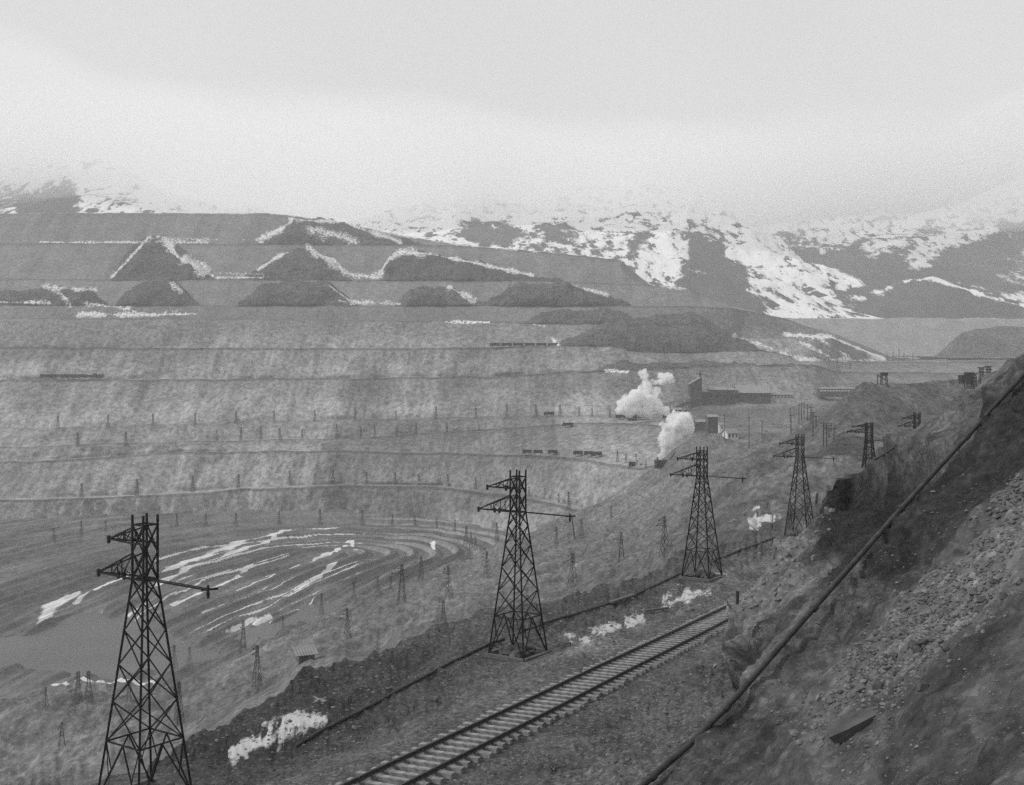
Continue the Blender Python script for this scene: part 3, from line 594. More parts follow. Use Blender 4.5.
# ------------------------------------------------------------------ railway
def copy_tree(o, parent=None):
    c = o.copy(); scn.collection.objects.link(c); c.parent = parent
    if parent is not None: c.matrix_parent_inverse = o.matrix_parent_inverse
    for ch in list(o.children): copy_tree(ch, c)
    return c
def trk(s, d=0.0, z=0.0):
    p = TR0 + TD * s + TN * d; h = max(TZ0 + (TZ1 - TZ0) * s / TL, -14.4)
    return (p[0], p[1], h + z)
tr = empty('railway_track'); tag(tr, 'railway track of two rails on weathered timber sleepers across the bench', 'railway track')
ang = math.atan2(TD[1], TD[0])
ties = []
for i in range(98):
    s = -15 + i * .66
    m = MB(); L2 = 2.55 + random.uniform(-.12, .12); m.box((0, 0, 0), (.24 + random.uniform(-.03, .03), L2, .17))
    t_ = m.build('sleeper', M_tie, tr); t_.location = trk(s, random.uniform(-.08, .08), .02 + random.uniform(-.015, .015)); t_.rotation_euler = (0, 0, ang + random.uniform(-.02, .02))
for d in (-.76, .76):
    m = MB()
    S_ = [-16 + k * 2.0 for k in range(35)]
    for a, b in zip(S_[:-1], S_[1:]):
        for (w, h, z) in ((.14, .025, .115), (.03, .13, .16), (.075, .045, .225)):
            p, q = Vector(trk(a, d + math.sin(a * .31) * .02, z)), Vector(trk(b, d + math.sin(b * .31) * .02, z)); v_ = q - p
            m.box((p + q) / 2, (v_.length + .004, w, h), 0, v_.to_track_quat('X', 'Z').to_matrix())
    m.build('rail', M_rust, tr)
# ------------------------------------------------------------------ lattice towers carrying the trolley wires
def lattice_tower(name, Ht, sb, st_, loc, rz, w=.075, base=True, waist=.775, pan=6, noarm=False):
    root = empty(name, loc, rz)
    def side(t): return sb + (st_ - sb) * min(t / waist, 1)
    cs = ((-1, -1), (1, -1), (1, 1), (-1, 1))
    def cp(c, t): s = side(t) / 2; return Vector((c[0] * s, c[1] * s, t * Ht))
    for c in cs:
        m = MB(); m.bar(cp(c, 0), cp(c, waist), w * 1.15); m.bar(cp(c, waist), cp(c, 1.0), w * 1.05); m.build('leg', M_steel, root)
    m = MB(); lev = [.0, .215]
    h = .215; 
    for k in range(pan - 1): lev.append(.215 + (waist - .215) * (1 - (1 - (k + 1) / (pan - 1)) ** 1.25))
    lev += [waist + (.965 - waist) * .5, .965]
    for i in range(4):
        a, b = cs[i], cs[(i + 1) % 4]
        for j, (t0, t1) in enumerate(zip(lev[:-1], lev[1:])):
            if j == 0:   # splayed foot panel: inverted V from the horizontal to the leg feet, with short struts
                mid = (cp(a, t1) + cp(b, t1)) / 2
                m.bar(cp(a, .01), mid, w * .75); m.bar(cp(b, .01), mid, w * .75); m.bar(cp(a, t1), cp(b, t1), w * .8)
                m.bar(cp(a, t1), cp(a, .01).lerp(mid, .45), w * .5); m.bar(cp(b, t1), cp(b, .01).lerp(mid, .45), w * .5)
            else:
                m.bar(cp(a, t0), cp(b, t1), w * .62); m.bar(cp(b, t0), cp(a, t1), w * .62)
        for t0 in (waist, .965): m.bar(cp(a, t0), cp(b, t0), w * .85)
    m.bar(cp(cs[0], waist), cp(cs[2], waist), w * .6); m.bar(cp(cs[1], waist), cp(cs[3], waist), w * .6)
    m.build('lattice_bracing', M_steel, root)
    if not noarm:
        for nm, t0, tt_, L in (('upper_arm', .90, .955, .205 * 10), ('lower_arm', .775, .865, .265 * 10)):
            m = MB(); tip = Vector((-L, 0, t0 * Ht))
            for sy in (-1, 1):
                a = Vector((-st_ / 2, sy * st_ / 2, t0 * Ht)); a2 = Vector((st_ / 2, sy * st_ / 2, t0 * Ht)); u_ = Vector((-st_ / 2, sy * st_ / 2, tt_ * Ht))
                m.bar(a2, a, w * .8); m.bar(a, tip, w * .95); m.bar(u_, tip, w * .8)
                for f in (.3, .6): m.bar(a.lerp(tip, f), u_.lerp(tip, f), w * .5)
                m.bar(u_, a.lerp(tip, .3), w * .45)
                m.bar(a.lerp(tip, .3), u_.lerp(tip, .6), w * .45) if sy > 0 else m.bar(u_.lerp(tip, .3), a.lerp(tip, .6), w * .45)
            arm = m.build(nm, M_steel, root)
            for f in ((1.0, .42) if nm == 'upper_arm' else (1.0, .62, .5)):
                q = MB(); c = Vector((-L * f, (.12 if f < 1 else 0), t0 * Ht))
                q.tube([c + Vector((0, 0, -.17)), c + Vector((0, 0, -.1)), c + Vector((0, 0, -.04)), c + Vector((0, 0, .03)), c + Vector((0, 0, .1)), c + Vector((0, 0, .13))], [.04, .08, .06, .085, .07, .03], 8)
                q.build('insulator', M_ins, arm)
        m = MB(); z = waist * Ht + .02
        m.bar((-st_ / 2, -.1, z), (3.45, -.1, z - .06), w * .8); m.bar((-st_ / 2, .1, z), (3.45, .1, z - .06), w * .5); m.bar((3.2, -.2, z - .06), (3.45, .3, z - .06), w)
        arm = m.build('trolley_arm', M_steel, root)
        q = MB(); q.tube([(3.3, 0, z + .1), (3.3, 0, z - .02), (3.3, 0, z - .1), (3.3, 0, z - .2), (3.3, 0, z - .36)], [.03, .06, .04, .065, .035], 8); q.build('insulator', M_ins, arm)
    if base:
        m = MB(); s = sb / 2 + .12
        for i in range(4):
            a, b = cs[i], cs[(i + 1) % 4]; m.bar((a[0] * s, a[1] * s, .1), (b[0] * s, b[1] * s, .1), .22, .22)
        m.build('base_frame', M_wood, root)
        m = MB()
        for k in range(60):
            r = random.uniform(0, .85); a = random.uniform(0, 6.28); m.ico((r * math.cos(a) * sb * .5, r * math.sin(a) * sb * .5, .12 + .35 * (1 - r)), random.uniform(.12, .3), .35, (1, 1, .7))
        m.build('ballast_rocks', M_rock2, root)
    return root
RZ = math.radians(-35)
tl = ['largest dark lattice power tower, nearest, in front of the muddy pond', 'dark lattice tower on the bench, left of the snow patch beside the track',
      'dark lattice power tower just behind the far end of the railway track', 'dark lattice power tower whose foot touches the rocky edge of the hillside']
for (x, y), lb in zip(T_xy, tl):
    t = lattice_tower('lattice_tower', 10.0, 2.3, .6, (x, y, -14.42), RZ, w=.062 if y < 50 else .066)
    tag(t, lb, 'power tower', 'large lattice towers in line along the bench')
p, _, _ = hit(866, 468.5); Y5 = 140.0
hb = F * .0
t = lattice_tower('lattice_tower', 5.6, 1.3, .72, (Y5 * (869 - CX) / F, Y5, Y5 * (HOR - 468) / F), RZ, w=.10, base=False, waist=.6, pan=4)
tag(t, 'short lattice tower standing just above the dark hillside crest', 'power tower', 'large lattice towers in line along the bench')
Y6 = 162.0
t = lattice_tower('lattice_tower', 9.0, 2.0, .72, (Y6 * (917 - CX) / F, Y6, Y6 * (HOR - 412) / F - 9.0), RZ, w=.10, base=False)
tag(t, 'lattice power tower with only its top and arms showing over the hillside crest', 'power tower', 'large lattice towers in line along the bench')
# small lattice towers all round the pit
def small_tower_mesh(w, kind):
    m = MB(); Ht = 10.0; sb, st_, wa = (2.4, .7, .72) if kind == 0 else (1.9, .5, .8)
    cs = ((-1, -1), (1, -1), (1, 1), (-1, 1))
    def cp(c, t): s = (sb + (st_ - sb) * min(t / wa, 1)) / 2; return Vector((c[0] * s, c[1] * s, t * Ht))
    for c in cs: m.bar(cp(c, 0), cp(c, wa), w); m.bar(cp(c, wa), cp(c, 1), w)
    lv = [0, .2, .38, .54, .68, .8, .9, .98]
    for i in range(4):
        a, b = cs[i], cs[(i + 1) % 4]
        for t0, t1 in zip(lv[:-1], lv[1:]): m.bar(cp(a, t0), cp(b, t1), w * .6); m.bar(cp(b, t0), cp(a, t1), w * .6)
        m.bar(cp(a, .2), cp(b, .2), w * .7); m.bar(cp(a, .98), cp(b, .98), w * .7)
    for z, L in ((8.9, 1.9), (7.6, 2.5)):
        for sy in (-.3, .3): m.bar((.3, sy, z), (-L, 0, z), w * .8); m.bar((-.3, sy, z + .9), (-L, 0, z), w * .6)
        m.box((-L, 0, z - .1), (.25, .25, .35))
    m.bar((0, 0, 7.6), (2.6, 0, 7.5), w * .7)
    me = bpy.data.meshes.new('lattice_mast'); me.from_pydata([tuple(v) for v in m.v], [], m.f); me.materials.append(M_steel); me.update(); return me
mesh_cache = {}
ordn = ['first', 'second', 'third', 'fourth', 'fifth', 'sixth', 'seventh', 'eighth', 'ninth', 'tenth', 'eleventh', 'twelfth', 'thirteenth', 'fourteenth', 'fifteenth', 'sixteenth', 'seventeenth', 'eighteenth', 'nineteenth', 'twentieth', 'twenty-first', 'twenty-second', 'twenty-third']
def mast(a, b, hpx, label, group):
    p, n, ob = hit(a, b)
    while ob is not None and ob.name in ('mine_bench', 'hillside'): b -= 2; p, n, ob = hit(a, b)
    hm = hpx * p.y / F
    hm = min(max(hm, 5), 15)
    w = round(min(max(.07, p.y * .00017), .13) / .02) * .02
    k = (w, hash(a * 7) % 2)
    if k not in mesh_cache: mesh_cache[k] = small_tower_mesh(w * 10 / 10, k[1])
    o = bpy.data.objects.new('lattice_mast', mesh_cache[k]); o.location = p - Vector((0, 0, .3)); s = hm / 10; o.scale = (s, s, s)
    o.rotation_euler = (random.uniform(-.02, .02), random.uniform(-.02, .02), math.radians(-35 + random.uniform(-25, 25))); link(o)
    tag(o, label, 'power tower', group)
rows_ = [
 ('on the rim road under the tall pale face', [(58,428,13),(108,427,13),(153,426,13),(195,424.5,12),(236,423,12),(274,422,12),(315,421,12),(355,420,13),(396,420,10),(436,419,13),(476,418.5,11),(507,417.5,14),(536,417,13),(560,416.5,12),(579,416.5,11),(592,416.5,9),(610,417.5,9)], 'small masts on the pit rim road'),
 ('on the terrace just below the rim road', [(78,446,14),(126,446,15),(217,441,12),(241,440.5,14),(261,440,14),(280,439.5,12),(302,439,10),(337,438.5,15),(361,438,12),(374.5,438,13),(397,436,9),(416,434.5,12),(447,432,10),(479,430.5,8)], 'small masts on the terrace below the rim'),
 ('on the middle terrace of the pit wall', [(81.5,498.5,16),(137,495.5,17),(193,492,17),(238.5,488.5,15),(290,485,15),(333,484.5,15),(366.6,484.5,13),(395,484.5,13),(419,485,12),(448,486.5,13),(475.5,489,12),(529,497,11),(545,499.5,12),(559,503,10),(569,509,18)], 'small masts on the middle terrace'),
 ('at the foot of the pit wall above the pit floor', [(54,541,14),(81.6,537,17),(105.7,532,12),(177,526.5,14),(206,526,13),(236,525,13),(279,524.5,14),(320,524.5,16),(362.6,524.5,15),(392.5,525,12),(415,526,11),(437,528,10),(455,531,12),(466,545,20),(471,549,18),(475.5,550,14),(497,542,20)], 'small masts at the foot of the pit wall'),
 ('in the row along the edge of the pit floor', [(45.5,708,15),(78,701,31),(88.6,700.5,31),(129,702,24),(174,668,24),(189.5,661.5,15),(243,652,32),(283,629,13),(321.6,614,22),(354,601,20),(378,592,17),(391,590,15),(421,581,26)], 'small masts along the edge of the pit floor'),
 ('on the near slope of brown terraces', [(62,748,28),(179,722,42),(257,686,42),(347.6,637,30),(401.6,604,41),(443.5,622,18),(449,596,31),(487,578,28),(556.5,544,18),(572.6,587,35),(581.5,539,21),(611,518,13),(621.6,561,30),(665,556,42)], 'small masts on the near terraced slope'),
 ('beside the far right rim above the bright face', [(617.6,462,12),(626,463,10),(636,465,12),(646,468,9)], 'small masts beside the bright face'),
]
DG.update()
for where, L, grp in rows_:
    for i, (a, b, h) in enumerate(L):
        mast(a, b, h, f'{ordn[i]} mast from left {where}', grp)
# wooden poles
def pole(a, b, hpx, label, grp, Yf=None, arm=True, name='utility_pole', w=.22, lean=0):
    p = hit(a, b)[0]
    if Yf: p = Vector(world(np.float64(a), np.float64(b), float(Yf)))
    h = hpx * p.y / F; m = MB(); m.tube([(0, 0, -1), (0, 0, h)], [w * .6, w * .42], 6)
    if arm: m.box((0, 0, h * .93), (2.0, .14, .14)); m.box((0, 0, h * .84), (1.4, .12, .12)) if hpx > 20 else None
    o = m.build(name, M_pole); o.location = p; o.rotation_euler = (0, lean, random.uniform(-.4, .4)); tag(o, label, 'pole', grp)
G = 'wooden poles clustered in the gully beside the spoil ridge'
for i, (a, b, h) in enumerate([(724.4,440,26),(749,446,30),(762,437,17),(791,434,20),(799,424,20),(801.5,421,18),(804,419,17),(807.5,420,16),(811,424,18),(813,436,25),(816,428,12),(823.5,446,24),(826.5,446,22),(829,438,10),(831,432,9),(834,440,12),(790,422,14),(794,418,12)]):
    pole(a, b, h, f'{ordn[i]} thin wooden pole between the white house and the spoil ridge', G, None, True, w=.3)
for i, (a, b, h) in enumerate([(887,360,7),(893,361,9),(899,361,12),(904,361,8),(913,361,8),(647,418,14),(653.5,418,15),(850,369,6)]):
    pole(a, b, h, f'{ordn[i]} distant pole standing along the valley road and steam cloud', 'distant poles in the valley', None, True, w=.7)
pole(574.8, 539, 23, 'dark leaning post standing just right of the second tower on the slope', None, None, False, 'leaning_post', .7, -.14)
pole(737.5, 604, 13, 'short post at the far end of the railway track', None, None, False, 'short_post', .16)
pole(816, 504, 11, 'broken stump post on rough ground beside the fourth tower', None, None, False, 'stump_post', .3, .12)
# ------------------------------------------------------------------ pipes, planks
m = MB(); PXY = [(560,870),(600,825),(645,783),(690,744),(735,698),(790,635),(850,567),(900,510),(950,455),(975,428),(1000,400),(1035,362),(1075,322)]
seq = [(a0 + (a1 - a0) * k / 8, b0 + (b1 - b0) * k / 8) for (a0, b0), (a1, b1) in zip(PXY[:-1], PXY[1:]) for k in range(8)]
hy = np.array([min(hit(a, b)[0].y, 55.0) for a, b in seq]); hp = np.pad(hy, 5, 'edge')
hy = np.array([np.percentile(hp[i:i + 11], 2) for i in range(len(hy))]); hp = np.pad(hy, 14, 'edge'); hy = np.convolve(hp, np.ones(29) / 29, 'valid')
fine_ = [Vector(world(np.float64(a), np.float64(b), y * .985)) for (a, b), y in zip(seq, hy)]
pr = empty('iron_pipe'); tag(pr, 'long thick iron pipe lying diagonally down the dark hillside', 'pipe')
m.tube(fine_, .075, 12); m.build('pipe_run', M_pipe, pr, sm=True)
for k in range(4, len(fine_) - 1, 13):
    m = MB(); d_ = (fine_[k + 1] - fine_[k]).normalized(); m.tube([fine_[k], fine_[k] + d_ * .14], .10, 12); m.build('collar', M_pipe, pr, sm=False)
def ground_line(name, P2, r, label, cat, lift=.08, mat=M_pipe, n=5):
    m = MB(); q = []
    for (a, b), (c, d) in zip(P2[:-1], P2[1:]):
        for k in range(n):
            t = k / n; q.append((a + (c - a) * t, b + (d - b) * t))
    q.append(P2[-1]); W3 = [hit(a, b)[0] + Vector((0, 0, lift)) for a, b in q]
    m.tube(W3, r, 7); tag(m.build(name, mat, None, True), label, cat)
ground_line('thin_pipeline', [(296,748),(320,733),(360,712.6),(408,686.6),(452.8,662.5),(488,645.8),(504,640)], .075, 'thin pipeline running from the lower edge up to the second tower', 'pipe')
ground_line('thin_pipeline', [(520,634),(545.5,623.5),(575,615),(601,606.8),(634.6,595.7),(660,584),(683,573.4)], .075, 'thin pipeline on the bench between the second and third towers', 'pipe')
ground_line('thin_pipeline', [(715,561),(740,551),(757,545),(775,538)], .09, 'thin pipeline on the bench between the third and fourth towers', 'pipe')
ground_line('black_cable', [(875,461),(884,456),(897,447.5)], .05, 'black cable running from the short tower to the hillside crest', 'cable')
def plank(a, b, c, d, w, label, th=.12):
    p, q = hit(a, b)[0], hit(c, d)[0]; m = MB(); z = Vector((0, 0, .15)); m.bar(p + z, q + z, w, th); tag(m.build('timber_plank', M_wood), label, 'plank', 'timbers lying on the bench')
plank(610, 604.5, 634, 596.5, .3, 'long timber lying against the thin pipeline before the third tower')
plank(645, 613, 668, 610, .22, 'short board lying between the snow patches and the track')
plank(560, 648, 570, 646, .2, 'small board lying beside the snow patch right of the second tower')
plank(430, 700, 437, 703, .15, 'small stick lying on the dark ground left of the track')
plank(836, 436, 852, 431, .3, 'far timber lying on the dark mound')
# ------------------------------------------------------------------ ruined shed on the near slope
p = hit(305, 660)[0]; s = empty('ruined_shed', p, math.radians(28)); tag(s, 'small ruined timber shed with a sagging plank roof on the slope above the pit', 'shed')
k = p.y * 22 / F
m = MB(); m.box((0, 0, k * .16), (k * .75, k * .5, k * .42)); m.build('wall', M_wood, s)
m = MB()
for i in range(8): m.bar((-k * .5 + i * k / 7.5, -k * .42, k * .30 + .04 * random.random()), (-k * .42 + i * k / 7.5, k * .42, k * .56 + .05 * random.random()), k * .11, .1)
m.build('plank_roof', M_roof, s)
m = MB(); m.box((-k * .12, -k * .253, k * .13), (k * .28, .06, k * .3)); m.build('door_opening', M_car, s)
# ------------------------------------------------------------------ rail cars and machines on the terraces
def ore_car(loc, L=9.0, rz=0.0, hgt=2.6):
    c = empty('ore_car', loc, rz); m = MB()
    m.prism([(-1.2, .9), (1.2, .9), (1.5, hgt), (1.4, hgt), (1.1, 1.1), (-1.1, 1.1), (-1.4, hgt), (-1.5, hgt)], (-L / 2 + .5, 0, 0), (L / 2 - .5, 0, 0))
    m.box((-L / 2 + .55, 0, (hgt + .95) / 2), (.12, 2.5, hgt - 1)); m.box((L / 2 - .55, 0, (hgt + .95) / 2), (.12, 2.5, hgt - 1)); m.build('body', M_car, c)
    m = MB(); m.box((0, 0, .75), (L, .8, .25)); m.build('underframe', M_car, c)
    for x in (-L * .32, L * .32):
        m = MB()
        for dx in (-.7, .7):
            for y in (-.75, .75): m.tube([(x + dx, y - .06, .42), (x + dx, y + .06, .42)], .42, 12)
        m.build('bogie', M_car, c)
    return c
proto = None
def car(a, b, Y, label, grp, L=9.0, rz=0.0):
    global proto
    q = Vector(world(np.float64(a), np.float64(b), float(Y)))
    if proto is None: proto = ore_car(q, 9.0); c = proto
    else: c = copy_tree(proto); c.location = q
    c.rotation_euler = (0, 0, rz); c.scale = (L / 9.0, 1, 1)
    tag(c, label, 'rail car', grp); return c
def locomotive(loc, rz, label, sc=1.0):
    c = empty('steam_locomotive', loc, rz); c.scale = (sc, sc, sc)
    m = MB(); m.tube([(-1.5, 0, 2.3), (5, 0, 2.3)], .95, 14); m.tube([(5, 0, 2.3), (5.3, 0, 2.3)], .7, 14); m.build('boiler', M_car, c, True)
    m = MB(); m.box((-2.8, 0, 2.6), (2.6, 2.8, 2.8)); m.box((-2.8, 0, 4.08), (3.1, 3.1, .16)); m.build('cab', M_car, c)
    m = MB(); m.tube([(4.2, 0, 3.1), (4.2, 0, 4.4), (4.2, 0, 4.6)], [.3, .3, .42], 10); m.build('smokestack', M_car, c)
    m = MB(); m.tube([(1.2, 0, 3.1), (1.2, 0, 3.9)], [.5, .35], 10); m.build('steam_dome', M_car, c)
    m = MB(); m.box((.8, 0, 1.1), (9.2, 2.2, .35)); m.build('frame', M_car, c)
    for x in (-1, .8, 2.6):
        for y in (-.8, .8):
            m = MB(); m.tube([(x, y - .08, .75), (x, y + .08, .75)], .75, 14); m.build('wheel', M_car, c)
    m = MB(); m.box((-6.6, 0, 1.9), (4.4, 2.7, 2.0)); m.box((-6.6, 0, .8), (4.4, 2.2, .3)); m.build('tender', M_car, c)
    tag(c, label, 'locomotive'); return c
g1 = 'ore cars of the train on the left terrace'
for i in range(4): car(46 + i * 12.0, 377.8, 853, f'{ordn[i]} ore car from the left behind the terrace locomotive', g1)
locomotive(world(np.float64(98), np.float64(378.2), 853.0), 0, 'dark steam locomotive at the head of the train on the far left terrace', .85)
for i in range(8): car(495 + i * 11.6, 346.3, 912, f'{ordn[i]} ore car from the left in the upper terrace train', 'ore cars of the long train on the upper terrace')
for i, (a, b) in enumerate([(527,455.3),(538,455.6),(552.6,455.6),(578,456.6),(589,457),(597,457.6)]):
    p = hit(a, b)[0]; car(a, b - 1.5, p.y, f'{ordn[i]} lone ore car from the left beside the bright face', 'ore cars on the terrace road', 6.5)
for i, (a, b) in enumerate([(568,427.5),(549,416.5),(621,419.5),(643,419.8),(668,419.5)]):
    p = hit(a, b)[0]; car(a, b - 1, p.y, ['single ore car on the ramp road below the rim masts', 'ore car on the rim road left of the steam clouds', 'ore car at the left foot of the wide steam cloud', 'ore car under the middle of the wide steam cloud', 'ore car between the two steam clouds'][i], None, 8)
def steam_shovel(loc, rz, label, sc=1.0):
    c = empty('steam_shovel', loc, rz); c.scale = (sc,) * 3
    m = MB(); m.box((0, 0, 2.9), (7, 3.6, 3.0)); m.prism([(-2, 4.4), (2, 4.4), (1.2, 5.1), (-1.2, 5.1)], (-3.6, 0, 0), (3.6, 0, 0)); m.build('cab', M_car, c)
    m = MB(); m.box((0, 0, .9), (7.5, 3.2, .7)); m.build('undercarriage', M_car, c)
    for y in (-1.7, 1.7): m = MB(); m.box((0, y, .55), (7, .8, 1.1)); m.build('crawler', M_car, c)
    m = MB(); m.bar((3, -.4, 2), (10, -.1, 9.5), .45); m.bar((3, .4, 2), (10, .1, 9.5), .45); m.build('boom', M_car, c)
    m = MB(); m.bar((5.5, 0, 6.5), (10.5, 0, 2.6), .4); st2 = m.build('dipper_stick', M_car, c)
    m = MB(); m.box((10.8, 0, 2), (1.6, 1.5, 1.6)); m.build('dipper', M_car, st2)
    m = MB(); m.tube([(-2.4, 0, 5), (-2.4, 0, 6.8)], .35, 8); m.build('smokestack', M_car, c)
    tag(c, label, 'steam shovel')
steam_shovel(hit(661, 469)[0] + Vector((0, 0, .3)), .35, 'steam shovel under the narrow white steam plume on the pit rim', .8)
steam_shovel(hit(632, 420.5)[0] + Vector((0, 0, .3)), 2.6, 'steam shovel in front of the wide steam cloud', .8)
steam_shovel(hit(632, 466.5)[0] + Vector((0, 0, .2)), .2, 'small shovel on the bright face terrace', .5)
# ------------------------------------------------------------------ mill buildings
def bld(name, pxa, pxb, Y, pyb, eave, rdg, label, cat='building', wm=M_wallm, rm=M_roof, depth=12, win=None, shed=0, rz=0.0, extra=None):
    """gable or lean-to building; width from pxa to pxb, base at pyb, eaves and ridge in pixels above the base"""
    k = Y / F; w = (pxb - pxa) * k; c = Vector(world(np.float64((pxa + pxb) / 2), np.float64(pyb), float(Y)))
    r = empty(name, c, rz); e, h = eave * k, rdg * k
    if shed: prof = [(-w / 2, -3), (w / 2, -3), (w / 2, h), (-w / 2, e)]
    else: prof = None
    m = MB()
    if shed:   # mono-pitch seen from its side
        b = len(m.v)
        for y in (0, depth): m.v += [Vector((-w / 2, y, -3)), Vector((w / 2, y, -3)), Vector((w / 2, y, h)), Vector((-w / 2, y, e))]
        m.f += [[0, 1, 2, 3], [7, 6, 5, 4], [0, 4, 5, 1], [1, 5, 6, 2], [3, 7, 4, 0], [2, 6, 7, 3]]; m.build('wall', wm, r)
        m = MB(); tl_ = math.atan2(h - e, w); m.box((0, depth / 2, (e + h) / 2 + .2), (w / math.cos(tl_) + .8, depth + .8, .3), 0, Matrix.Rotation(-tl_, 3, 'Y')); m.build('roof', rm, r)
    else:
        m.box((0, depth / 2, e / 2 - 1.5), (w, depth, e + 3))
        m.v += [Vector(q) for q in ((-w / 2, 0, e), (-w / 2, depth, e), (-w / 2, depth / 2, h - .1), (w / 2, 0, e), (w / 2, depth, e), (w / 2, depth / 2, h - .1))]; m.f += [[8, 10, 9], [11, 12, 13]]
        m.build('wall', wm, r); m = MB()
        for y0, y1 in ((-.5, depth / 2), (depth + .5, depth / 2)): m.v += [Vector(q) for q in ((-w / 2 - .4, y0, e - .1), (w / 2 + .4, y0, e - .1), (w / 2 + .4, y1, h), (-w / 2 - .4, y1, h), (-w / 2 - .4, y0, e + .15), (w / 2 + .4, y0, e + .15), (w / 2 + .4, y1, h + .25), (-w / 2 - .4, y1, h + .25))]; b = len(m.v) - 8; m.f += [[b + i for i in q] for q in ((0, 3, 2, 1), (4, 5, 6, 7), (0, 1, 5, 4), (1, 2, 6, 5), (2, 3, 7, 6), (3, 0, 4, 7))]
        m.build('roof', rm, r)
    if win:
        n, wz, ww, wh, wmat = win
        for i in range(n):
            m = MB(); m.box((-w / 2 + w * (i + .5) / n, -.05, wz), (ww, .12, wh)); m.build('window', wmat, r)
    tag(r, label, cat); return r
g_ = bld('crusher_house', 690, 702, 812, 404, 20, 27, 'tall dark crusher house with a steep sloping roof and a mast', win=(2, 11, 1.5, 1.5, M_glass), shed=1, depth=10)
m = MB(); k = 812 / F; m.bar((3.2, 2, 27 * k), (3.2, 2, 33 * k), .9); m.box((3.2, 2, 30 * k), (6, .5, .5)); m.build('roof_mast', M_car, g_)
bld('long_shed', 703, 711, 818, 400, 8, 10, 'small low shed next to the tall crusher house')
bld('gabled_mill', 710, 726, 818, 401, 11, 14, 'gabled mill building between the crusher house and the long sheds', win=(4, 4, 1.4, 1.6, M_glass), depth=14)
bld('long_shed', 726.5, 737.5, 822, 400.5, 10.5, 12, 'plain flat-roofed shed between the gabled mill and the pale-roofed shed', win=(3, 3, 1.4, 1.4, M_glass))
bld('pale_roofed_shed', 738, 771, 824, 400, 7, 14.5, 'long shed with a broad pale pitched roof at the right of the mill', win=(9, 2.6, 1.5, 1.2, M_glass), depth=22)
bld('low_shed', 772, 792, 836, 398, 3.2, 4.2, 'long low shed trailing right from the pale-roofed shed', win=(6, 1.2, 1.2, .8, M_white))
bld('dark_warehouse', 708, 718, 640, 428, 11, 13, 'dark boxy warehouse in front of the mill near the steam plume', win=(2, 3, 1, 1.2, M_glass), depth=8)
bld('white_hut', 719.5, 724.5, 630, 430.5, 5.5, 7.5, 'tiny white hut leaning against the dark warehouse', wm=M_white, win=(1, 1.6, .8, 1, M_glass), depth=4)
bld('white_house', 727, 739, hit(733, 440)[0].y - 2, 439.5, 6, 10.5, 'small white gabled house alone on the plateau among poles', 'house', wm=M_white, win=(3, 1.7, .8, 1.4, M_glass), depth=5, rz=.35)
bld('long_white_shed', 820, 853, 845, 393, 4.2, 5.2, 'long low shed with a row of white panels left of the spoil ridge', win=(11, 1.7, 1.7, 1.0, M_white), depth=7)
for i, (a0, a1, e, r_) in enumerate([(884, 897, 3, 4), (898, 908, 4.5, 5.5), (909, 920, 3.5, 5), (921, 933, 6, 7), (940, 948, 2, 3)]):
    bld('valley_building', a0, a1, 1160, 362.5, e, r_, f'{ordn[i]} hazy building from the left at the foot of the far flat dump', win=(3, 1.6, 2, 1.2, M_glass), depth=14)
for i, (a0, a1, b, e, r_) in enumerate([(640, 652, 404, 3, 5), (672, 682, 407, 5, 7), (696, 706, 418, 4, 6)]):
    bld('mine_hut', a0, a1, 700 if b > 404 else 795, b + (2 if b < 405 else 8), e, r_, ['hut half hidden behind the wide steam cloud', 'hut between the steam clouds below the conveyors', 'low hut left of the dark warehouse'][i], depth=6)
for i, (a, b, c, d) in enumerate([(660, 406, 690, 397), (668, 411, 691, 401.5)]):
    Y = 806.0 - i * 6; p, q = Vector(world(np.float64(a), np.float64(b), Y)), Vector(world(np.float64(c), np.float64(d), Y)); r = empty('conveyor', p); m = MB(); m.bar((0, 0, 0), q - p, 2.6, 2.2); m.build('gallery', M_roof if i == 0 else M_wallm, r)
    for t in (.1, .4, .7, .95):
        m = MB(); x = (q - p) * t
        for dx in (-1, 1): m.bar(x + Vector((dx, 0, -1)), x + Vector((dx * 1.6, 0, -9)), .4)
        m.build('trestle', M_wood, r)
    tag(r, ['upper pale inclined conveyor gallery leading up to the crusher house', 'lower dark inclined conveyor gallery leading up to the crusher house'][i], 'conveyor')
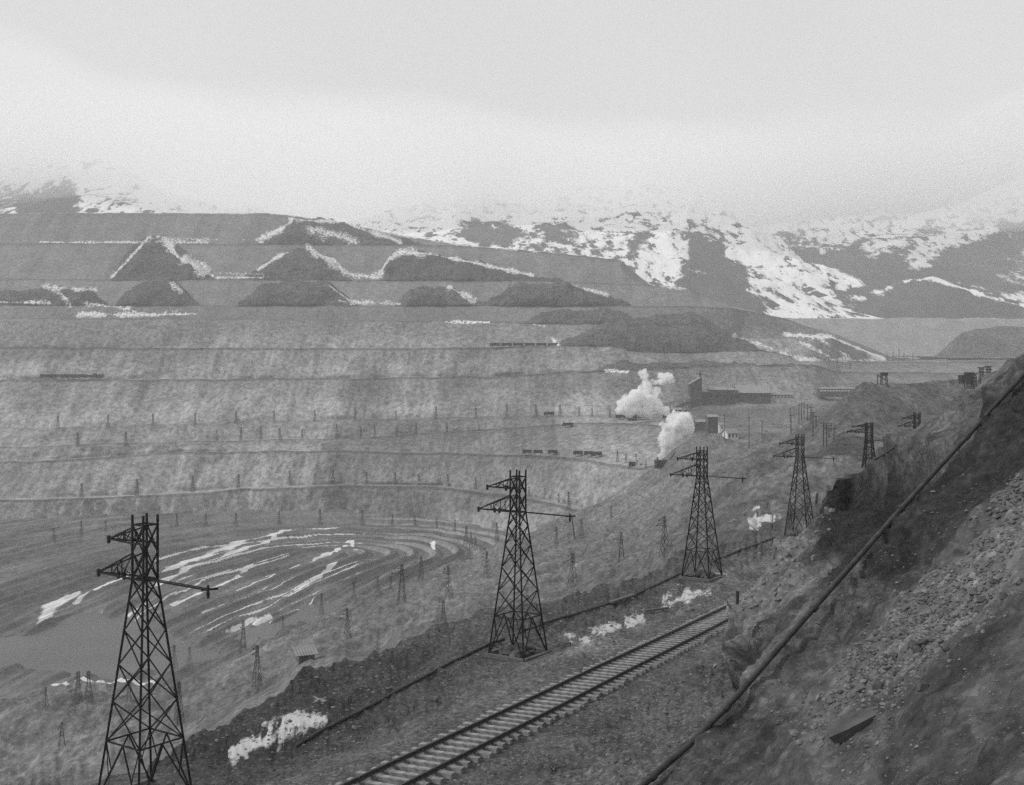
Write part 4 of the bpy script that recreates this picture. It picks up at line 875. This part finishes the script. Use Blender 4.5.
# small derrick on the spoil ridge, tanks at the right
p = hit(884, 384)[0]; r = empty('derrick', p); k = p.y / F
for i, (dx, dy) in enumerate(((-1, -1), (1, -1), (1, 1), (-1, 1))): m = MB(); m.bar((dx * 1.0, dy * .8, -1), (dx * .7, dy * .6, 9 * k), .22); m.build('leg', M_car, r)
m = MB(); m.box((0, 0, 10 * k), (2.0, 1.6, 3.5 * k)); m.bar((-2, 0, 9 * k), (.5, 0, 4 * k), .25); m.bar((-2, 0, 9 * k), (-2, 0, 0), .22); m.build('hopper', M_car, r)
tag(r, 'small dark derrick with a hopper standing on top of the spoil ridge', 'derrick')
for i, (a, b, h) in enumerate([(969, 389, 17), (974, 389, 16), (981.5, 384, 17), (988.5, 377, 11)]):
    q = hit(a, b); Yq = 330.0
    m = MB(); kk = Yq / F; base = Vector(world(np.float64(a), np.float64(b), Yq))
    wd = 1.1 if i else 2.0
    for dx in (-1, 1):
        for dy in (-1, 1): m.bar((dx * wd / 2, dy * wd / 2, 0), (dx * wd / 2.6, dy * wd / 2.6, h * kk), .14)
    for j in range(5):
        z0, z1 = j * h * kk / 5, (j + 1) * h * kk / 5
        for s_ in (-1, 1): m.bar((-wd / 2, s_ * wd / 2, z0), (wd / 2, s_ * wd / 2, z1), .1); m.bar((wd / 2, s_ * wd / 2, z0), (-wd / 2, s_ * wd / 2, z1), .1)
    if i == 0: m.box((0, 0, h * kk * .8), (2.2, 1.5, h * kk * .35))
    m.box((0, 0, h * kk * .95), (2.4, .2, .2)); m.box((0, 0, h * kk * .7), (2.0, .2, .2))
    o = m.build('lattice_mast', M_steel); o.location = base; tag(o, f'{ordn[i]} far mast from the left behind the right hillside skyline', 'power tower', 'far masts behind the hillside skyline')
car(966, 384, 330, 'small dark wagon beside the far masts at the right skyline', None, 4)
# ------------------------------------------------------------------ stones
def rock_obj(p, r, label, grp, mat=None, sq=None, name='rock'):
    m = MB(); m.ico((0, 0, 0), r, .3, sq or (random.uniform(.8, 1.3), random.uniform(.8, 1.2), random.uniform(.55, .9))); o = m.build(name, mat or (M_rock if random.random() < .6 else M_rock2)); o.location = p
    o.rotation_euler = (random.uniform(-.4, .4), random.uniform(-.4, .4), random.uniform(0, 6)); tag(o, label, 'rock', grp)
cnt = 0
while cnt < 150:
    t = random.random(); a, b = 800 + 215 * t + random.gauss(0, 12), 735 - 150 * t + random.gauss(0, 13)
    p, n, ob = hit(a, b)
    if ob is None or ob.name != 'hillside' or b > 770: continue
    rock_obj(p, random.uniform(2.5, 8.0) * p.y / F * random.uniform(.5, 1), 'grey angular rock lying in the rubble strip low on the hillside', 'rocks of the rubble strip'); cnt += 1
cnt = 0
while cnt < 45:
    t = random.random(); a, b = 738 + 95 * t + random.gauss(6, 9), 620 - 125 * t + random.gauss(6, 12)
    p, n, ob = hit(a, b)
    if ob is None or ob.name != 'hillside': continue
    rock_obj(p, random.uniform(1.6, 5.0) * p.y / F * random.uniform(.6, 1), 'pale rock embedded along the rocky rim of the hillside', 'rocks along the hillside rim', M_rock); cnt += 1
p = hit(850, 726)[0]; m = MB(); k = p.y / F

top = [(-30, -9), (-12, -14), (24, -12), (33, 2), (14, 13), (-20, 11)]
m.v = [Vector((x, y, 4 + .12 * x + random.uniform(-1.5, 1.5))) * k for x, y in top] + [Vector((x * .9 + 2, y * .85 - 1, -9 + random.uniform(-2, 2))) * k for x, y in top]
m.f = [[0, 1, 2, 3, 4, 5], [11, 10, 9, 8, 7, 6]] + [[i, i + 6, (i + 1) % 6 + 6, (i + 1) % 6] for i in range(6)]
o = m.build('flat_boulder', M_rock2); o.location = p + Vector((0, -.05, .04)); o.rotation_euler = (.1, -.25, .2); tag(o, 'large flat slab boulder lying at the bottom of the rubble strip', 'rock')
for i, (a, b) in enumerate([(406, 726), (720, 712), (560, 655), (690, 610), (668, 694), (660, 725), (355, 728)]):
    rock_obj(hit(a, b)[0], 4.0 * hit(a, b)[0].y / F, ['pale stone on the dark ground below the thin pipeline', 'stone at the foot of the hillside near the pipe', 'pale boulder just right of the second tower foot', 'stone on the ballast above the far end of the track', 'dark boulder right of the track', 'small boulder low between the track and the pipe', 'stone beside the lower snow patch'][i], None)
gm = [MB(), MB()]; n_ = 0; tries = 0
while n_ < 9000 and tries < 60000:
    tries += 1; a, b = random.uniform(-10, 1034), random.uniform(470, 795); p, n, ob = hit(a, b)
    if ob is None or ob.name not in ('mine_bench', 'hillside'): continue
    if ob.name == 'hillside':
        pq = (p.x - 4.5) * .661 - (p.y - 29) * .751
        if p.y > 40 or abs(pq) < .5 or (-5 < pq < 5.2 and random.random() < .9) or (5.2 < pq < 8.3 and random.random() < .75) or (pq > 11 and random.random() < .8): continue
    if ob.name == 'mine_bench':
        d = (p.x - TR0[0]) * TN[0] + (p.y - TR0[1]) * TN[1]
        if abs(d) < 1.35: continue
        if d < -5 and random.random() < .55: continue
    cl = float(vnoise(p.x * .5, p.y * .5, p.z * .5, 77))
    if cl < random.uniform(-.9, .9): continue
    r = (abs(random.gauss(0, .75)) + .45) * p.y / F * (1.5 if ob.name == 'hillside' and 8.2 < pq < 11 else 1)
    if p.y > 150: continue
    gm[0 if random.random() < .6 else 1].ico(p, r, .35, (1.1, 1, .6)); n_ += 1
for g, mt in zip(gm, (M_rock, M_rock2)): tag(g.build('gravel', mt), kind='stuff')
# ------------------------------------------------------------------ steam, haze, fog
def steam(name, blobs, Y, dens, label):
    import bmesh
    bm = bmesh.new()
    for a, b, r in blobs:
        c = Vector(world(np.float64(a), np.float64(b), Y + random.uniform(-1, 1) * r * .3 * Y / F)); R = r * 1.18 * Y / F
        bmesh.ops.create_icosphere(bm, subdivisions=3, radius=R, matrix=Matrix.Translation(c))
    me = bpy.data.meshes.new(name); bm.to_mesh(me); bm.free(); o = bpy.data.objects.new(name, me); link(o)
    vm = volmat(name, dens, .999, 0.0); me.materials.append(vm); vt = vm.node_tree; vn = [q for q in vt.nodes if q.type == 'PRINCIPLED_VOLUME'][0]
    tcn = vt.nodes.new('ShaderNodeTexCoord'); nn_ = vt.nodes.new('ShaderNodeTexNoise'); nn_.inputs['Scale'].default_value = .22; nn_.inputs['Detail'].default_value = 5; nn_.inputs['Distortion'].default_value = .8; vt.links.new(tcn.outputs['Object'], nn_.inputs['Vector'])
    mrn = vt.nodes.new('ShaderNodeMapRange'); mrn.inputs['From Min'].default_value = .38; mrn.inputs['From Max'].default_value = .56; mrn.inputs['To Max'].default_value = dens * 2.2; vt.links.new(nn_.outputs[0], mrn.inputs[0]); vt.links.new(mrn.outputs[0], vn.inputs['Density'])
    r_ = o.modifiers.new('r', 'REMESH'); r_.mode = 'VOXEL'; r_.voxel_size = .55
    for sz, st3 in ((8, 6.5), (3, 4.0), (1.2, 1.6)):
        tx = bpy.data.textures.new('c', 'CLOUDS'); tx.noise_scale = sz; tx.noise_depth = 3; d_ = o.modifiers.new('d', 'DISPLACE'); d_.texture = tx; d_.strength = st3; d_.mid_level = .5; d_.texture_coords = 'GLOBAL'
    tag(o, label, 'steam', kind='stuff'); return o
steam('steam_cloud', [(622,404,4.5),(620,410,3.5),(628,401,6),(636,399,8),(640,407,8),(630,410,6),(648,408,8),(650,398,7),(656,405,6),(660,410,5),(666,411,4),(645,390,5),(647,384,4),(645,378,3.2),(642,372,2.6),(655,381,3),(662,379,4.2),(668,377,4),(672,381,3),(655,392,4)], 745.0, .4, 'wide white steam cloud')
steam('steam_plume', [(661.5,463,1.3),(661.8,459,1.8),(662.3,455,2.3),(662.8,450,2.9),(663.5,445,3.3),(664.5,439,4),(665.5,433,4.6),(667,427,5.4),(672,424,7),(679,421,7.5),(686,418,5.5),(684,427,6),(675,432,5.5),(690,428,4),(670,440,3.4)], 612.0, .5, 'narrow steam plume')
m = MB(); m.box((0, 1950, 330), (5800, 4100, 888)); hz = m.build('haze', volmat('haze', .00022, .985)); tag(hz, kind='stuff')
fx = np.arange(-2700, 2701, 60.0); fy = np.arange(1880, 3500, 90.0); FX, FY = np.meshgrid(fx, fy)
bot = 300 + fbm(FX * .003, FY * .003, 0, 4, 111) * 60 + 150 * smooth((FX - 300) / 1800); topz = 300 + 200 + fbm(FX * .002, FY * .002, 3, 4, 112) * 70 - .06 * np.clip(np.minimum(FX, 300) + 800, 0, 9999)
topz = np.maximum(topz, bot + 150)
R_, C_ = FX.shape; Vb = np.stack([FX, FY, bot], -1).reshape(-1, 3); Vt = np.stack([FX, FY, topz], -1).reshape(-1, 3)
i = np.arange(R_ * C_).reshape(R_, C_); N_ = R_ * C_
Qb = np.stack([i[:-1, :-1], i[1:, :-1], i[1:, 1:], i[:-1, 1:]], -1).reshape(-1, 4); Qt = np.stack([i[:-1, :-1], i[:-1, 1:], i[1:, 1:], i[1:, :-1]], -1).reshape(-1, 4) + N_
ed = np.concatenate([i[0, :], i[1:, -1], i[-1, -2::-1], i[-2:0:-1, 0]]); e2 = np.roll(ed, -1); Qs = np.stack([ed, e2, e2 + N_, ed + N_], -1)
fg = np_mesh('fog_bank', np.concatenate([Vb, Vt]), np.concatenate([Qb, Qt, Qs]), volmat('fog_bank', .0042, .999)); tag(fg, kind='stuff')
